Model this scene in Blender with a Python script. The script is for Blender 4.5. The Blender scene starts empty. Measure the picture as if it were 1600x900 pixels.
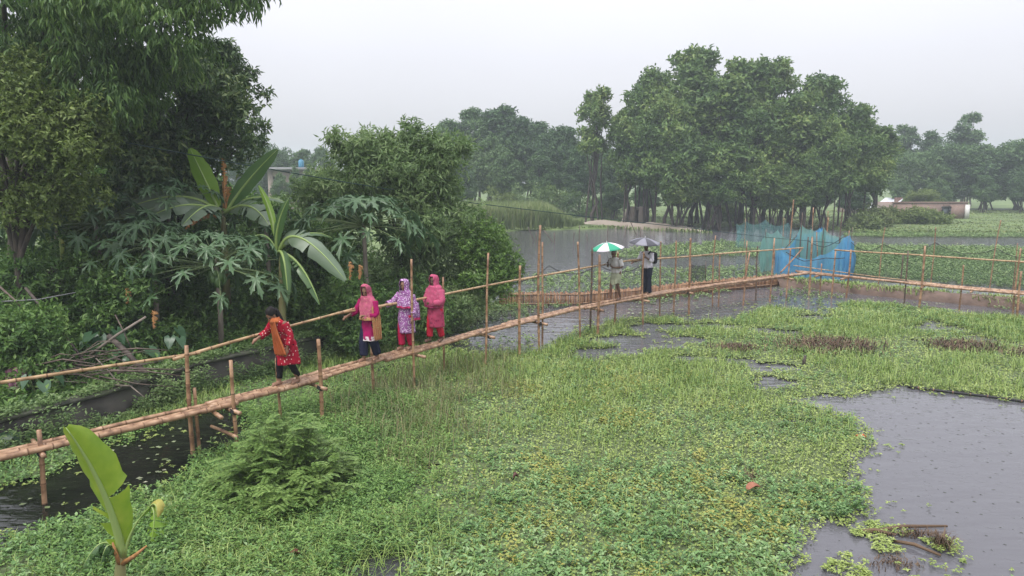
import bpy, bmesh, math, random
import numpy as np
from mathutils import Vector, Matrix

random.seed(7)
RNG = np.random.default_rng(11)
SC = bpy.context.scene
C = SC.collection

# ------------------------------------------------------------------ camera
F, HOR, CAMZ = 1150.0, 274.0, 4.5            # focal length and horizon in photo pixels (1600 x 900), eye height
PITCH = math.atan((450.0 - HOR) / F)
cam_d = bpy.data.cameras.new('camera')
cam_d.sensor_width = 36.0
cam_d.lens = 36.0 * F / 1600.0
cam_d.clip_start, cam_d.clip_end = 0.1, 2000.0
cam = bpy.data.objects.new('camera', cam_d)
cam.location = (0, 0, CAMZ)
cam.rotation_euler = (math.pi / 2 - PITCH, 0, 0)
C.objects.link(cam)
SC.camera = cam

# ------------------------------------------------------------------ sky: rainy overcast
SUN_EL, SUN_AZ = math.radians(62), math.radians(215)
world = bpy.data.worlds.new('World')
SC.world = world
world.use_nodes = True
wn, wl = world.node_tree.nodes, world.node_tree.links
wn.clear()
w_out = wn.new('ShaderNodeOutputWorld')
sky = wn.new('ShaderNodeTexSky')
sky.sky_type = 'NISHITA'
sky.sun_disc = False
sky.sun_elevation = SUN_EL
sky.sun_rotation = SUN_AZ
sky.air_density, sky.dust_density = 1.5, 4.0
hs = wn.new('ShaderNodeHueSaturation')
hs.inputs['Saturation'].default_value = 0.25
wl.new(sky.outputs['Color'], hs.inputs['Color'])
bg1 = wn.new('ShaderNodeBackground')
bg1.inputs['Strength'].default_value = 0.05
wl.new(hs.outputs['Color'], bg1.inputs['Color'])
# standard overcast sky: luminance grows smoothly from horizon to zenith, with faint cloud mottling
tc = wn.new('ShaderNodeTexCoord')
sep = wn.new('ShaderNodeSeparateXYZ')
wl.new(tc.outputs['Generated'], sep.inputs[0])
mx = wn.new('ShaderNodeMath'); mx.operation = 'MAXIMUM'; mx.inputs[1].default_value = 0.0
wl.new(sep.outputs['Z'], mx.inputs[0])
ov = wn.new('ShaderNodeMath'); ov.operation = 'MULTIPLY_ADD'; ov.inputs[1].default_value = 2.4; ov.inputs[2].default_value = 1.0
wl.new(mx.outputs[0], ov.inputs[0])
wnz = wn.new('ShaderNodeTexNoise'); wnz.inputs['Scale'].default_value = 1.6; wnz.inputs['Detail'].default_value = 3.0
wl.new(tc.outputs['Generated'], wnz.inputs['Vector'])
cm = wn.new('ShaderNodeMath'); cm.operation = 'MULTIPLY_ADD'; cm.inputs[1].default_value = 0.40; cm.inputs[2].default_value = 0.80
wl.new(wnz.outputs[0], cm.inputs[0])
pr = wn.new('ShaderNodeMath'); pr.operation = 'MULTIPLY'
wl.new(ov.outputs[0], pr.inputs[0]); wl.new(cm.outputs[0], pr.inputs[1])
bg2 = wn.new('ShaderNodeBackground')
bg2.inputs['Color'].default_value = (0.296, 0.294, 0.326, 1)
wl.new(pr.outputs[0], bg2.inputs['Strength'])
ad = wn.new('ShaderNodeAddShader')
wl.new(bg1.outputs[0], ad.inputs[0]); wl.new(bg2.outputs[0], ad.inputs[1])
wl.new(ad.outputs[0], w_out.inputs['Surface'])

sun_d = bpy.data.lights.new('sun', 'SUN')
sun_d.energy = 1.5
sun_d.angle = math.radians(25)
sun_d.color = (1.0, 0.965, 0.91)
sun = bpy.data.objects.new('sun', sun_d)
sun.rotation_euler = Vector((-math.sin(SUN_AZ) * math.cos(SUN_EL), -math.cos(SUN_AZ) * math.cos(SUN_EL), -math.sin(SUN_EL))).to_track_quat('-Z', 'Y').to_euler()
C.objects.link(sun)

SC.view_settings.view_transform = 'Standard'
SC.view_settings.look = 'None'
SC.view_settings.exposure = 0.66
SC.view_settings.gamma = 1.0
SC.view_settings.use_curve_mapping = False
SC.cycles.max_bounces = 6
SC.cycles.diffuse_bounces = 3
SC.cycles.glossy_bounces = 3
SC.cycles.transmission_bounces = 4
SC.cycles.transparent_max_bounces = 12
SC.cycles.volume_bounces = 1
SC.cycles.use_denoising = True
SC.cycles.caustics_reflective = False
SC.cycles.caustics_refractive = False

# ------------------------------------------------------------------ helpers
_c, _s = math.cos(PITCH), math.sin(PITCH)
def _ray(x, y):
    u, v = (x - 800.0) / F, (450.0 - y) / F
    return (u, _c + v * _s, -_s + v * _c)
def px(x, y, z=0.0):
    "the place on the level plane z that the photo shows at pixel (x, y)"
    d = _ray(x, y); t = (z - CAMZ) / d[2]
    return Vector((d[0] * t, d[1] * t, z))
def pd(x, y, Y):
    "the place Y metres ahead that the photo shows at pixel (x, y)"
    d = _ray(x, y); t = Y / d[1]
    return Vector((d[0] * t, Y, CAMZ + d[2] * t))
def proj(P):
    X, Y, Z = P[0], P[1], P[2] - CAMZ
    w = Y * _c - Z * _s
    return (800 + F * X / w, 450 - F * (Y * _s + Z * _c) / w)

def mesh_np(name, V, faces, smooth=False):
    "V (n,3); faces: list of int arrays (m,k)"
    me = bpy.data.meshes.new(name)
    V = np.asarray(V, dtype=np.float32)
    faces = [np.asarray(f, dtype=np.int32) for f in faces if len(f)]
    tot = np.concatenate([np.full(len(f), f.shape[1], dtype=np.int32) for f in faces])
    idx = np.concatenate([f.ravel() for f in faces])
    start = np.concatenate([[0], np.cumsum(tot)[:-1]]).astype(np.int32)
    me.vertices.add(len(V)); me.vertices.foreach_set('co', V.ravel())
    me.loops.add(len(idx)); me.loops.foreach_set('vertex_index', idx)
    me.polygons.add(len(tot)); me.polygons.foreach_set('loop_start', start)
    me.polygons.foreach_set('loop_total', tot)
    if smooth:
        me.polygons.foreach_set('use_smooth', np.ones(len(tot), dtype=bool))
    me.update(calc_edges=True)
    return me

class MB:
    "collects pieces of one mesh"
    def __init__(self): self.v, self.f, self.n = [], [], 0
    def add(self, V, faces):
        for f in faces:
            if len(f): self.f.append(np.asarray(f, dtype=np.int64) + self.n)
        V = np.asarray(V, dtype=float).reshape(-1, 3)
        self.v.append(V); self.n += len(V)
        return self
    def box(self, c, s, rz=0.0):
        x, y, z = [k / 2 for k in s]
        P = np.array([(-x,-y,-z),(x,-y,-z),(x,y,-z),(-x,y,-z),(-x,-y,z),(x,-y,z),(x,y,z),(-x,y,z)])
        if rz:
            q = np.array([[math.cos(rz), -math.sin(rz), 0],[math.sin(rz), math.cos(rz), 0],[0,0,1]]); P = P @ q.T
        return self.add(P + np.array(c), [[(0,3,2,1),(4,5,6,7),(0,1,5,4),(1,2,6,5),(2,3,7,6),(3,0,4,7)]])
    def tube(self, pts, rad, n=8, cap=True, flat=1.0):
        V, fs = tube_vf(pts, rad, n, cap, flat); return self.add(V, fs)
    def ball(self, c, r, nu=14, nv=9):
        c = np.array(c); r = np.array(r if hasattr(r, '__len__') else (r, r, r)); P = [c + r * (0, 0, 1)]
        for i in range(1, nv):
            a = math.pi * i / nv
            for j in range(nu):
                b = 2 * math.pi * j / nu
                P.append(c + r * np.array((math.sin(a) * math.cos(b), math.sin(a) * math.sin(b), math.cos(a))))
        P.append(c - r * np.array((0, 0, 1)))
        q, t = [], []
        for j in range(nu):
            k = (j + 1) % nu
            t.append((0, 1 + j, 1 + k)); e = len(P) - 1; b = 1 + (nv - 2) * nu
            t.append((e, b + k, b + j))
            for i in range(nv - 2):
                a = 1 + i * nu
                q.append((a + j, a + nu + j, a + nu + k, a + k))
        return self.add(P, [q, t])
    def mesh(self, name, smooth=False):
        return mesh_np(name, np.concatenate(self.v), self.f, smooth)

def tube_vf(pts, rad, n=8, cap=True, flat=1.0):
    pts = [Vector(p) for p in pts]
    if not hasattr(rad, '__len__'): rad = [rad] * len(pts)
    V = []; ref = None
    for i, p in enumerate(pts):
        t = (pts[min(i + 1, len(pts) - 1)] - pts[max(i - 1, 0)])
        t = t.normalized() if t.length > 1e-9 else Vector((0, 0, 1))
        if ref is None:
            ref = t.orthogonal().normalized()
        ref = (ref - t * ref.dot(t))
        ref = ref.normalized() if ref.length > 1e-6 else t.orthogonal().normalized()
        b = t.cross(ref)
        for k in range(n):
            a = 2 * math.pi * k / n
            V.append(p + (ref * math.cos(a) + b * math.sin(a) * flat) * rad[i])
    q = []
    for i in range(len(pts) - 1):
        for k in range(n):
            m = (k + 1) % n
            q.append((i * n + k, i * n + m, (i + 1) * n + m, (i + 1) * n + k))
    fs = [q]
    if cap:
        fs.append([tuple(range(n - 1, -1, -1))]); b = (len(pts) - 1) * n
        fs.append([tuple(range(b, b + n))])
    return np.array([tuple(v) for v in V]), fs

def obj(name, me, mat=None, parent=None, world_coords=True):
    o = bpy.data.objects.new(name, me)
    C.objects.link(o)
    if mat is not None and len(me.materials) == 0: me.materials.append(mat)
    if parent is not None:
        o.parent = parent
        if world_coords:
            off = Vector((0, 0, 0)); p = parent
            while p is not None: off += p.location; p = p.parent
            o.location = -off
    return o
def tag(o, label=None, cat=None, group=None, kind=None):
    if label: o['label'] = label
    if cat: o['category'] = cat
    if group: o['group'] = group
    if kind: o['kind'] = kind
    return o
def thing(name, label, cat, loc=(0, 0, 0), rotz=0.0, group=None):
    o = bpy.data.objects.new(name, None)
    o.empty_display_size = 0.2
    C.objects.link(o)
    o.location = loc; o.rotation_euler = (0, 0, rotz)
    return tag(o, label, cat, group)

# numpy value noise
def _h(ix, iy, seed):
    n = (ix.astype(np.int64) * 374761393 + iy.astype(np.int64) * 668265263 + seed * 974634777) & 0x7fffffff
    n = ((n ^ (n >> 13)) * 1274126177) & 0x7fffffff
    return ((n ^ (n >> 16)) & 0xffff) / 65535.0
def noise2(x, y, s=1.0, seed=0):
    x = np.asarray(x) / s; y = np.asarray(y) / s
    ix, iy = np.floor(x), np.floor(y); fx, fy = x - ix, y - iy
    fx = fx * fx * (3 - 2 * fx); fy = fy * fy * (3 - 2 * fy)
    a, b = _h(ix, iy, seed), _h(ix + 1, iy, seed); c, d = _h(ix, iy + 1, seed), _h(ix + 1, iy + 1, seed)
    return (a * (1 - fx) + b * fx) * (1 - fy) + (c * (1 - fx) + d * fx) * fy
def fbm(x, y, s=1.0, seed=0):
    return (noise2(x, y, s, seed) * 0.55 + noise2(x, y, s / 2.1, seed + 5) * 0.28 + noise2(x, y, s / 4.3, seed + 9) * 0.17)
def sdist(X, Y, poly):
    "signed distance to a polygon, negative inside"
    X = np.asarray(X, float); Y = np.asarray(Y, float)
    d = np.full(X.shape, 1e9); ins = np.zeros(X.shape, bool); n = len(poly)
    for i in range(n):
        ax, ay = poly[i][0], poly[i][1]; bx, by = poly[(i + 1) % n][0], poly[(i + 1) % n][1]
        ex, ey = bx - ax, by - ay; L = ex * ex + ey * ey + 1e-12
        t = np.clip(((X - ax) * ex + (Y - ay) * ey) / L, 0, 1)
        d = np.minimum(d, (X - ax - t * ex) ** 2 + (Y - ay - t * ey) ** 2)
        cr = ((ay > Y) != (by > Y)) & (X < (bx - ax) * (Y - ay) / ((by - ay) if abs(by - ay) > 1e-12 else 1e-12) + ax)
        ins ^= cr
    d = np.sqrt(d)
    return np.where(ins, -d, d)
def wpoly(pts, z=0.0):
    return [tuple(px(x, y, z)[:2]) for x, y in pts]

# ------------------------------------------------------------------ materials
def newmat(name):
    m = bpy.data.materials.new(name); m.use_nodes = True
    return m, m.node_tree.nodes, m.node_tree.links, m.node_tree.nodes['Principled BSDF']
def ramp(nodes, stops):
    r = nodes.new('ShaderNodeValToRGB'); e = r.color_ramp.elements
    while len(e) < len(stops): e.new(0.5)
    for k, (p, col) in enumerate(stops):
        e[k].position = p; e[k].color = (*col, 1)
    return r
def leafmat(name, cols, rough=0.42, transl=0.25, scale=0.8, island=0.6, spec=0.4):
    m, n, l, b = newmat(name)
    g = n.new('ShaderNodeNewGeometry')
    nz = n.new('ShaderNodeTexNoise'); nz.inputs['Scale'].default_value = scale; nz.inputs['Detail'].default_value = 2
    l.new(g.outputs['Position'], nz.inputs['Vector'])
    st = n.new('ShaderNodeMath'); st.operation = 'MULTIPLY_ADD'; st.inputs[1].default_value = 2.2; st.inputs[2].default_value = -0.6
    l.new(nz.outputs[0], st.inputs[0])
    mixf = n.new('ShaderNodeMix'); mixf.inputs[0].default_value = island
    l.new(st.outputs[0], mixf.inputs[2]); l.new(g.outputs['Random Per Island'], mixf.inputs[3])
    k = len(cols) - 1
    r = ramp(n, [(0.08 + 0.84 * i / k, c) for i, c in enumerate(cols)])
    l.new(mixf.outputs[0], r.inputs[0])
    l.new(r.outputs[0], b.inputs['Base Color'])
    b.inputs['Roughness'].default_value = rough
    b.inputs['Specular IOR Level'].default_value = spec
    if transl > 0:
        t = n.new('ShaderNodeBsdfTranslucent'); l.new(r.outputs[0], t.inputs['Color'])
        ms = n.new('ShaderNodeMixShader'); ms.inputs[0].default_value = transl
        l.new(b.outputs[0], ms.inputs[1]); l.new(t.outputs[0], ms.inputs[2])
        l.new(ms.outputs[0], n['Material Output'].inputs['Surface'])
    return m
def noisemat(name, c1, c2, scale=8.0, rough=0.6, stretch=(1, 1, 1), bump=0.0, c3=None, spec=0.4, coord='Object', detail=5):
    m, n, l, b = newmat(name)
    t = n.new('ShaderNodeTexCoord'); mp = n.new('ShaderNodeMapping'); mp.inputs['Scale'].default_value = stretch
    l.new(t.outputs[coord], mp.inputs[0])
    nz = n.new('ShaderNodeTexNoise'); nz.inputs['Scale'].default_value = scale; nz.inputs['Detail'].default_value = detail
    l.new(mp.outputs[0], nz.inputs['Vector'])
    r = ramp(n, [(0.3, c1), (0.7, c2)] if c3 is None else [(0.3, c1), (0.52, c2), (0.72, c3)])
    l.new(nz.outputs[0], r.inputs[0]); l.new(r.outputs[0], b.inputs['Base Color'])
    b.inputs['Roughness'].default_value = rough
    b.inputs['Specular IOR Level'].default_value = spec
    if bump:
        bp = n.new('ShaderNodeBump'); bp.inputs['Strength'].default_value = bump; bp.inputs['Distance'].default_value = 0.02
        l.new(nz.outputs[0], bp.inputs['Height']); l.new(bp.outputs[0], b.inputs['Normal'])
    return m
def plain(name, col, rough=0.6, spec=0.4):
    m, n, l, b = newmat(name)
    b.inputs['Base Color'].default_value = (*col, 1); b.inputs['Roughness'].default_value = rough
    b.inputs['Specular IOR Level'].default_value = spec
    return m

M = {}
M['bamboo_deck'] = noisemat('bamboo_deck', (0.13, 0.068, 0.04), (0.33, 0.20, 0.118), 7, 0.34, c3=(0.48, 0.33, 0.215))
M['bamboo_rail'] = noisemat('bamboo_rail', (0.20, 0.12, 0.06), (0.40, 0.265, 0.14), 5, 0.34, c3=(0.50, 0.36, 0.215))
M['bamboo_post'] = noisemat('bamboo_post', (0.13, 0.068, 0.04), (0.31, 0.18, 0.10), 6, 0.42, c3=(0.42, 0.27, 0.165))
M['bamboo_dark'] = noisemat('bamboo_dark', (0.06, 0.045, 0.035), (0.14, 0.10, 0.075), 8, 0.5)
M['slat'] = None
M['bark'] = noisemat('bark', (0.035, 0.028, 0.024), (0.10, 0.08, 0.065), 9, 0.8, (1, 1, 0.3), 0.6)
M['bark_pale'] = noisemat('bark_pale', (0.10, 0.085, 0.07), (0.25, 0.21, 0.17), 7, 0.8, (1, 1, 0.3), 0.5)
M['twig'] = noisemat('twig', (0.05, 0.035, 0.03), (0.16, 0.12, 0.095), 12, 0.7)
M['stem_green'] = noisemat('stem_green', (0.10, 0.16, 0.05), (0.20, 0.25, 0.09), 10, 0.5)
M['rope'] = plain('rope', (0.02, 0.05, 0.045), 0.6)
M['rope_dark'] = plain('rope_dark', (0.015, 0.015, 0.015), 0.6)

M['bamboo_knot'] = noisemat('bamboo_knot', (0.10, 0.05, 0.03), (0.22, 0.12, 0.06), 9, 0.6)

# ------------------------------------------------------------------ ground
WALL_PX = [(-420, 768), (-120, 690), (0, 655), (160, 614), (255, 584), (310, 567), (430, 541), (520, 521)]
WALL = [px(x, y, 0.6) for x, y in WALL_PX]                       # top front edge of the low wall
BANK = [(-120, -20), (WALL[0].x - 6, WALL[0].y - 6)] + [(p.x - 0.12, p.y + 0.10) for p in WALL] + \
       [(-2.6, 21.2), (-1.0, 24.0), (0.0, 26.5), (0.2, 30), (-0.8, 40), (-2.5, 57), (1, 59.5), (6.5, 61), (15, 65), (24, 63), (28, 57.5),
        (34, 56), (45, 56.5), (120, 60), (420, 80), (420, 420), (-420, 420), (-420, -20)]
def land_height(X, Y):
    d = sdist(X, Y, BANK)
    near = np.clip((30 - Y) / 8.0, 0, 1)
    t = np.clip((0.05 - d) / (0.35 + 1.2 * (1 - near)), 0, 1); t = t * t * (3 - 2 * t)
    top = 0.46 * near + 0.22 * (1 - near) + 0.10 * (fbm(X, Y, 3.0, 3) - 0.5)
    return -0.7 + (top + 0.7) * t
gx = np.concatenate([np.linspace(-400, -45, 12), np.arange(-44, 48, 0.45), np.linspace(49, 400, 12)])
gy = np.concatenate([np.linspace(-19, 3, 6), np.arange(4, 32, 0.45), np.arange(32.4, 100, 1.0), np.linspace(102, 400, 14)])
GX, GY = np.meshgrid(gx, gy)
GZ = land_height(GX, GY)
def gridfaces(nx, ny):
    i = np.arange(nx * ny).reshape(ny, nx)
    return np.stack([i[:-1, :-1].ravel(), i[:-1, 1:].ravel(), i[1:, 1:].ravel(), i[1:, :-1].ravel()], 1)
mg, n_, l_, b_ = newmat('ground_soil')
tcg = n_.new('ShaderNodeNewGeometry'); nzg = n_.new('ShaderNodeTexNoise'); nzg.inputs['Scale'].default_value = 0.35; nzg.inputs['Detail'].default_value = 8
l_.new(tcg.outputs['Position'], nzg.inputs['Vector'])
rg = ramp(n_, [(0.3, (0.065, 0.085, 0.03)), (0.5, (0.10, 0.15, 0.045)), (0.7, (0.15, 0.21, 0.065))])
l_.new(nzg.outputs[0], rg.inputs[0]); l_.new(rg.outputs[0], b_.inputs['Base Color']); b_.inputs['Roughness'].default_value = 0.9
tag(obj('ground', mesh_np('ground', np.stack([GX.ravel(), GY.ravel(), GZ.ravel()], 1), [gridfaces(len(gx), len(gy))], True), mg), kind='structure')

# ------------------------------------------------------------------ water
mw, n_, l_, b_ = newmat('water')
g_ = n_.new('ShaderNodeNewGeometry')
b_.inputs['Roughness'].default_value = 0.10
b_.inputs['IOR'].default_value = 1.36
# muddier towards the pond; ditch end darkened: tree shade and reflections put into colour
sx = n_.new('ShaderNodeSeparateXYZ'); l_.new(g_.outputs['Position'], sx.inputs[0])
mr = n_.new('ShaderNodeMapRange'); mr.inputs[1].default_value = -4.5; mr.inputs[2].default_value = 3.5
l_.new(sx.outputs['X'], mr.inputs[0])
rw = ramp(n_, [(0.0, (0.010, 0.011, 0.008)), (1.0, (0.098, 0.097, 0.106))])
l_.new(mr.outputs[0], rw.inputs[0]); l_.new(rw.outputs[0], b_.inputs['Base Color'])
def _math(op, a=None, b=None, c=None):
    m = n_.new('ShaderNodeMath'); m.operation = op
    for k, v in enumerate((a, b, c)):
        if v is None: continue
        if isinstance(v, (int, float)): m.inputs[k].default_value = v
        else: l_.new(v, m.inputs[k])
    return m.outputs[0]
hsum = None
for sc_, fr, am in ((2.3, 58.0, 1.0), (3.7, 80.0, 0.7)):          # rings spreading from raindrops
    vo = n_.new('ShaderNodeTexVoronoi'); vo.inputs['Scale'].default_value = sc_; vo.voronoi_dimensions = '2D'
    l_.new(g_.outputs['Position'], vo.inputs['Vector'])
    sepc = n_.new('ShaderNodeSeparateColor'); l_.new(vo.outputs['Color'], sepc.inputs[0])
    wave = _math('SINE', _math('MULTIPLY', vo.outputs['Distance'], fr))
    rad = _math('MULTIPLY', sepc.outputs[0], 0.33)
    off = _math('ABSOLUTE', _math('SUBTRACT', vo.outputs['Distance'], rad))
    band = _math('MAXIMUM', _math('MULTIPLY_ADD', off, -14.0, 1.0), 0.0)
    h = _math('MULTIPLY', _math('MULTIPLY', wave, band), am)
    hsum = h if hsum is None else _math('ADD', hsum, h)
mpw = n_.new('ShaderNodeMapping'); mpw.inputs['Scale'].default_value = (0.55, 1.6, 1); l_.new(g_.outputs['Position'], mpw.inputs[0])
nw = n_.new('ShaderNodeTexNoise'); nw.inputs['Scale'].default_value = 1.7; nw.inputs['Detail'].default_value = 3
l_.new(mpw.outputs[0], nw.inputs['Vector'])
nw2 = n_.new('ShaderNodeTexNoise'); nw2.inputs['Scale'].default_value = 13.0; nw2.inputs['Detail'].default_value = 2
l_.new(g_.outputs['Position'], nw2.inputs['Vector'])
tot_h = _math('ADD', _math('MULTIPLY', hsum, 0.0010), _math('ADD', _math('MULTIPLY', nw.outputs[0], 0.030), _math('MULTIPLY', nw2.outputs[0], 0.0010)))
vd = n_.new('ShaderNodeTexVoronoi'); vd.inputs['Scale'].default_value = 3.3; vd.voronoi_dimensions = '2D'; l_.new(g_.outputs['Position'], vd.inputs['Vector'])
vsep = n_.new('ShaderNodeSeparateColor'); l_.new(vd.outputs['Color'], vsep.inputs[0])
dim = _math('MAXIMUM', _math('MULTIPLY_ADD', vd.outputs['Distance'], -9.0, 1.0), 0.0)          # splash dimples
tot_h = _math('ADD', tot_h, _math('MULTIPLY', _math('MULTIPLY', _math('MULTIPLY', dim, dim), vsep.outputs[1]), 0.022))
bw = n_.new('ShaderNodeBump'); bw.inputs['Strength'].default_value = 1.0; bw.inputs['Distance'].default_value = 1.0
l_.new(tot_h, bw.inputs['Height']); l_.new(bw.outputs[0], b_.inputs['Normal'])
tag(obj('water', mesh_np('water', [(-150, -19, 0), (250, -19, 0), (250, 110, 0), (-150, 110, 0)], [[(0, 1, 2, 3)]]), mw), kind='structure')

# ------------------------------------------------------------------ low concrete wall along the bank
M['old_concrete'] = noisemat('old_concrete', (0.018, 0.018, 0.015), (0.06, 0.055, 0.045), 1.6, 0.75, bump=0.5, c3=(0.045, 0.06, 0.03), coord='Object', detail=9)
M['coping'] = noisemat('coping', (0.03, 0.035, 0.022), (0.085, 0.085, 0.065), 2.2, 0.8, bump=0.5, c3=(0.08, 0.10, 0.05), detail=9)
t = thing('retaining_wall', 'dark mossy concrete retaining wall along the ditch under the trees', 'wall', (WALL[2].x, WALL[2].y, 0))
def ribbon(path, z0, z1, a, b):
    "upright strip with thickness: from a to b metres behind the path"
    V, q = [], []
    for i, p in enumerate(path):
        d = (path[min(i + 1, len(path) - 1)] - path[max(i - 1, 0)]); d.z = 0; d.normalize(); nrm = Vector((-d.y, d.x, 0))
        for o_, z in ((a, z0), (a, z1), (b, z1), (b, z0)):
            V.append(tuple(Vector((p.x, p.y, 0)) + nrm * o_ + Vector((0, 0, z))))
    for i in range(len(path) - 1):
        for k in range(4):
            m_ = (k + 1) % 4; q.append((4 * i + k, 4 * i + m_, 4 * i + 4 + m_, 4 * i + 4 + k))
    e = 4 * (len(path) - 1)
    return V, [q + [(3, 2, 1, 0), (e, e + 1, e + 2, e + 3)]]
mb = MB(); mb.add(*ribbon(WALL, -0.7, 0.545, 0.03, 0.22)); obj('wall_face', mb.mesh('wall_face'), M['old_concrete'], t)
mb = MB(); mb.add(*ribbon(WALL, 0.545, 0.605, -0.02, 0.27)); obj('coping', mb.mesh('coping'), M['coping'], t)

# ------------------------------------------------------------------ leaf builders
def unit(a):
    return a / (np.linalg.norm(a, axis=-1, keepdims=True) + 1e-9)
def leaf_vf(P, D, U, L, W, fold=0.25, droop=0.15):
    "pointed folded leaves: base P, direction D, upward side U, length L, width W -> verts (4n,3), tris"
    n = len(P); D = unit(D); S = unit(np.cross(D, U)); N = np.cross(S, D)
    L = np.broadcast_to(np.asarray(L, float), (n,))[:, None]; W = np.broadcast_to(np.asarray(W, float), (n,))[:, None]
    mid = P + D * L * 0.42
    A = mid + S * W * 0.5 + N * W * fold
    B = mid - S * W * 0.5 + N * W * fold
    T = P + D * L - N * L * droop
    V = np.stack([P, A, T, B], 1).reshape(-1, 3)
    i = np.arange(n) * 4
    return V, np.concatenate([np.stack([i, i + 2, i + 1], 1), np.stack([i, i + 3, i + 2], 1)])
def rand_dir(n, rng):
    return unit(rng.normal(size=(n, 3)))
def sprays(P, D, k, leaf, width, rng, tw=0.25, droop=0.2, spread=0.9, hang=0.0, N=None):
    "twigs at P pointing along D, each with k leaves"
    n = len(P)
    s = np.tile(np.linspace(0.0, 1.0, k), n)
    PP = np.repeat(P, k, 0); DD = np.repeat(unit(D), k, 0)
    tl = np.repeat(tw * rng.uniform(0.6, 1.3, n), k)
    pos = PP + DD * (s * tl)[:, None]
    ld = DD * 0.55 + rand_dir(n * k, rng) * spread; ld[:, 2] -= hang
    up = rand_dir(n * k, rng) * 0.55; up[:, 2] += 0.5
    if N is None: up[:, 2] += 0.5
    else: up += np.repeat(N, k, 0) * 1.0
    sz = rng.uniform(0.65, 1.25, n * k)
    return leaf_vf(pos, ld, up, leaf * sz, width * sz, 0.22, droop)
def crown(ells, n_twigs, k, leaf, width, seed, clumps=14, csize=(0.28, 0.45), tw=0.25, hang=0.1, droop=0.2, up=0.25, flat=0.8, spread=0.9):
    "leaf sprays gathered in clumps through ellipsoids [(centre, radii, weight)]; also returns clump centres for the limbs"
    rng = np.random.default_rng(seed); V, Fc, cc = [], [], []; off = 0
    wt = np.array([e[2] for e in ells], float); wt /= wt.sum()
    for (c, r, w), share in zip(ells, wt):
        c = np.array(c, float); r = np.array(r, float); nc = max(3, int(clumps * share * len(ells)))
        d = rand_dir(nc, rng); d[:, 2] = d[:, 2] * 0.9 + 0.12
        cen = c + d * r * (rng.uniform(0.25, 0.95, nc) ** 0.6)[:, None]
        cr = rng.uniform(csize[0], csize[1], nc) * r.mean()
        cc += [tuple(x) for x in cen]
        which = rng.choice(nc, int(n_twigs * share), p=cr ** 2 / (cr ** 2).sum())
        dd = rand_dir(len(which), rng)
        rr = rng.uniform(0, 1, len(which)) ** 0.36
        P = cen[which] + dd * (cr[which] * rr)[:, None] * np.array((1, 1, flat))
        D = dd * 0.7 + np.array((0, 0, up)) + rand_dir(len(which), rng) * 0.6
        v, f = sprays(P, D, k, leaf, width, rng, tw, droop, spread, hang, dd)
        V.append(v); Fc.append(f + off); off += len(v)
    return np.concatenate(V), [np.concatenate(Fc)], cc
def limbs(base, fork, cc, r0, rng, n=9, bend=0.12, taper=0.25):
    "tapered trunk from base to fork and limbs from it to some clump centres"
    mb = MB(); base, fork = Vector(base), Vector(fork); L = (fork - base).length
    pts, rad = [], []
    for i in range(6):
        s = i / 5; p = base.lerp(fork, s); w = math.sin(math.pi * s) * bend * L
        pts.append(p + Vector((rng.uniform(-1, 1), rng.uniform(-1, 1), 0)) * w * 0.5); rad.append(r0 * (1 - 0.45 * s) * (1.25 if i == 0 else 1))
    mb.tube(pts, rad, 8)
    for q in rng.permutation(len(cc))[:n]:
        e = Vector(cc[q]); st = pts[rng.integers(3, 6)]
        m1 = st.lerp(e, 0.4) + Vector((0, 0, 0.12 * (e - st).length)); m2 = st.lerp(e, 0.75) + Vector((0, 0, 0.08 * (e - st).length))
        mb.tube([st, m1, m2, e], [r0 * 0.5, r0 * 0.34, r0 * 0.2, r0 * 0.07], 6, cap=False)
    return mb
def tree(name, label, cat, base, fork, ells, n_twigs, k, leaf, width, mat, seed, r0=0.12, bark='bark', group=None, nl=9, trunk_name='trunk', **kw):
    rng = np.random.default_rng(seed + 100)
    V, Fc, cc = crown(ells, n_twigs, k, leaf, width, seed, **kw)
    t = thing(name, label, cat, base, 0, group)
    b = Vector(base); mbt = limbs((0, 0, -0.1), Vector(fork) - b, [tuple(Vector(c) - b) for c in cc], r0, rng, nl)
    obj(trunk_name, mbt.mesh('trunk', True), M[bark], t, False)
    obj('crown', mesh_np('crown', V - np.array(base), Fc), mat, t, False)
    return t

# ------------------------------------------------------------------ floating plants on the water
D_LEFT = wpoly([(-200, 835), (0, 762), (90, 733), (180, 692), (260, 668), (330, 650), (366, 652), (366, 692), (312, 714), (237, 772), (150, 808), (60, 842), (0, 862), (-200, 930)])
D_MID = wpoly([(745, 498), (700, 530), (735, 556), (800, 552), (862, 546), (900, 524), (960, 503), (1050, 497), (1130, 503), (1205, 482), (1290, 492), (1330, 474), (1440, 482), (1520, 494), (1700, 505),
               (1700, 440), (1290, 430), (1240, 437), (1130, 452), (1020, 462), (900, 478), (800, 480)])
D_POND = wpoly([(1250, 628), (1300, 621), (1400, 606), (1440, 608), (1600, 630), (2000, 668), (2100, 930), (1235, 930), (1222, 850), (1262, 808), (1335, 792), (1342, 740), (1352, 690), (1288, 642)])
MAT = wpoly([(-60, 960), (-60, 850), (60, 842), (150, 808), (237, 772), (312, 714), (366, 690), (380, 640), (500, 615), (560, 592), (640, 562), (735, 540), (860, 530), (960, 497), (1130, 497), (1205, 478),
             (1290, 488), (1330, 470), (1440, 478), (1520, 490), (2100, 540), (2100, 960)])
VERGE = wpoly([(-100, 770), (0, 720), (160, 665), (300, 625), (430, 575), (560, 540), (700, 488), (800, 470), (812, 478), (800, 515), (745, 530), (640, 566), (560, 600), (500, 625), (380, 662), (360, 640), (250, 668), (90, 735), (0, 768)])
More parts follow.
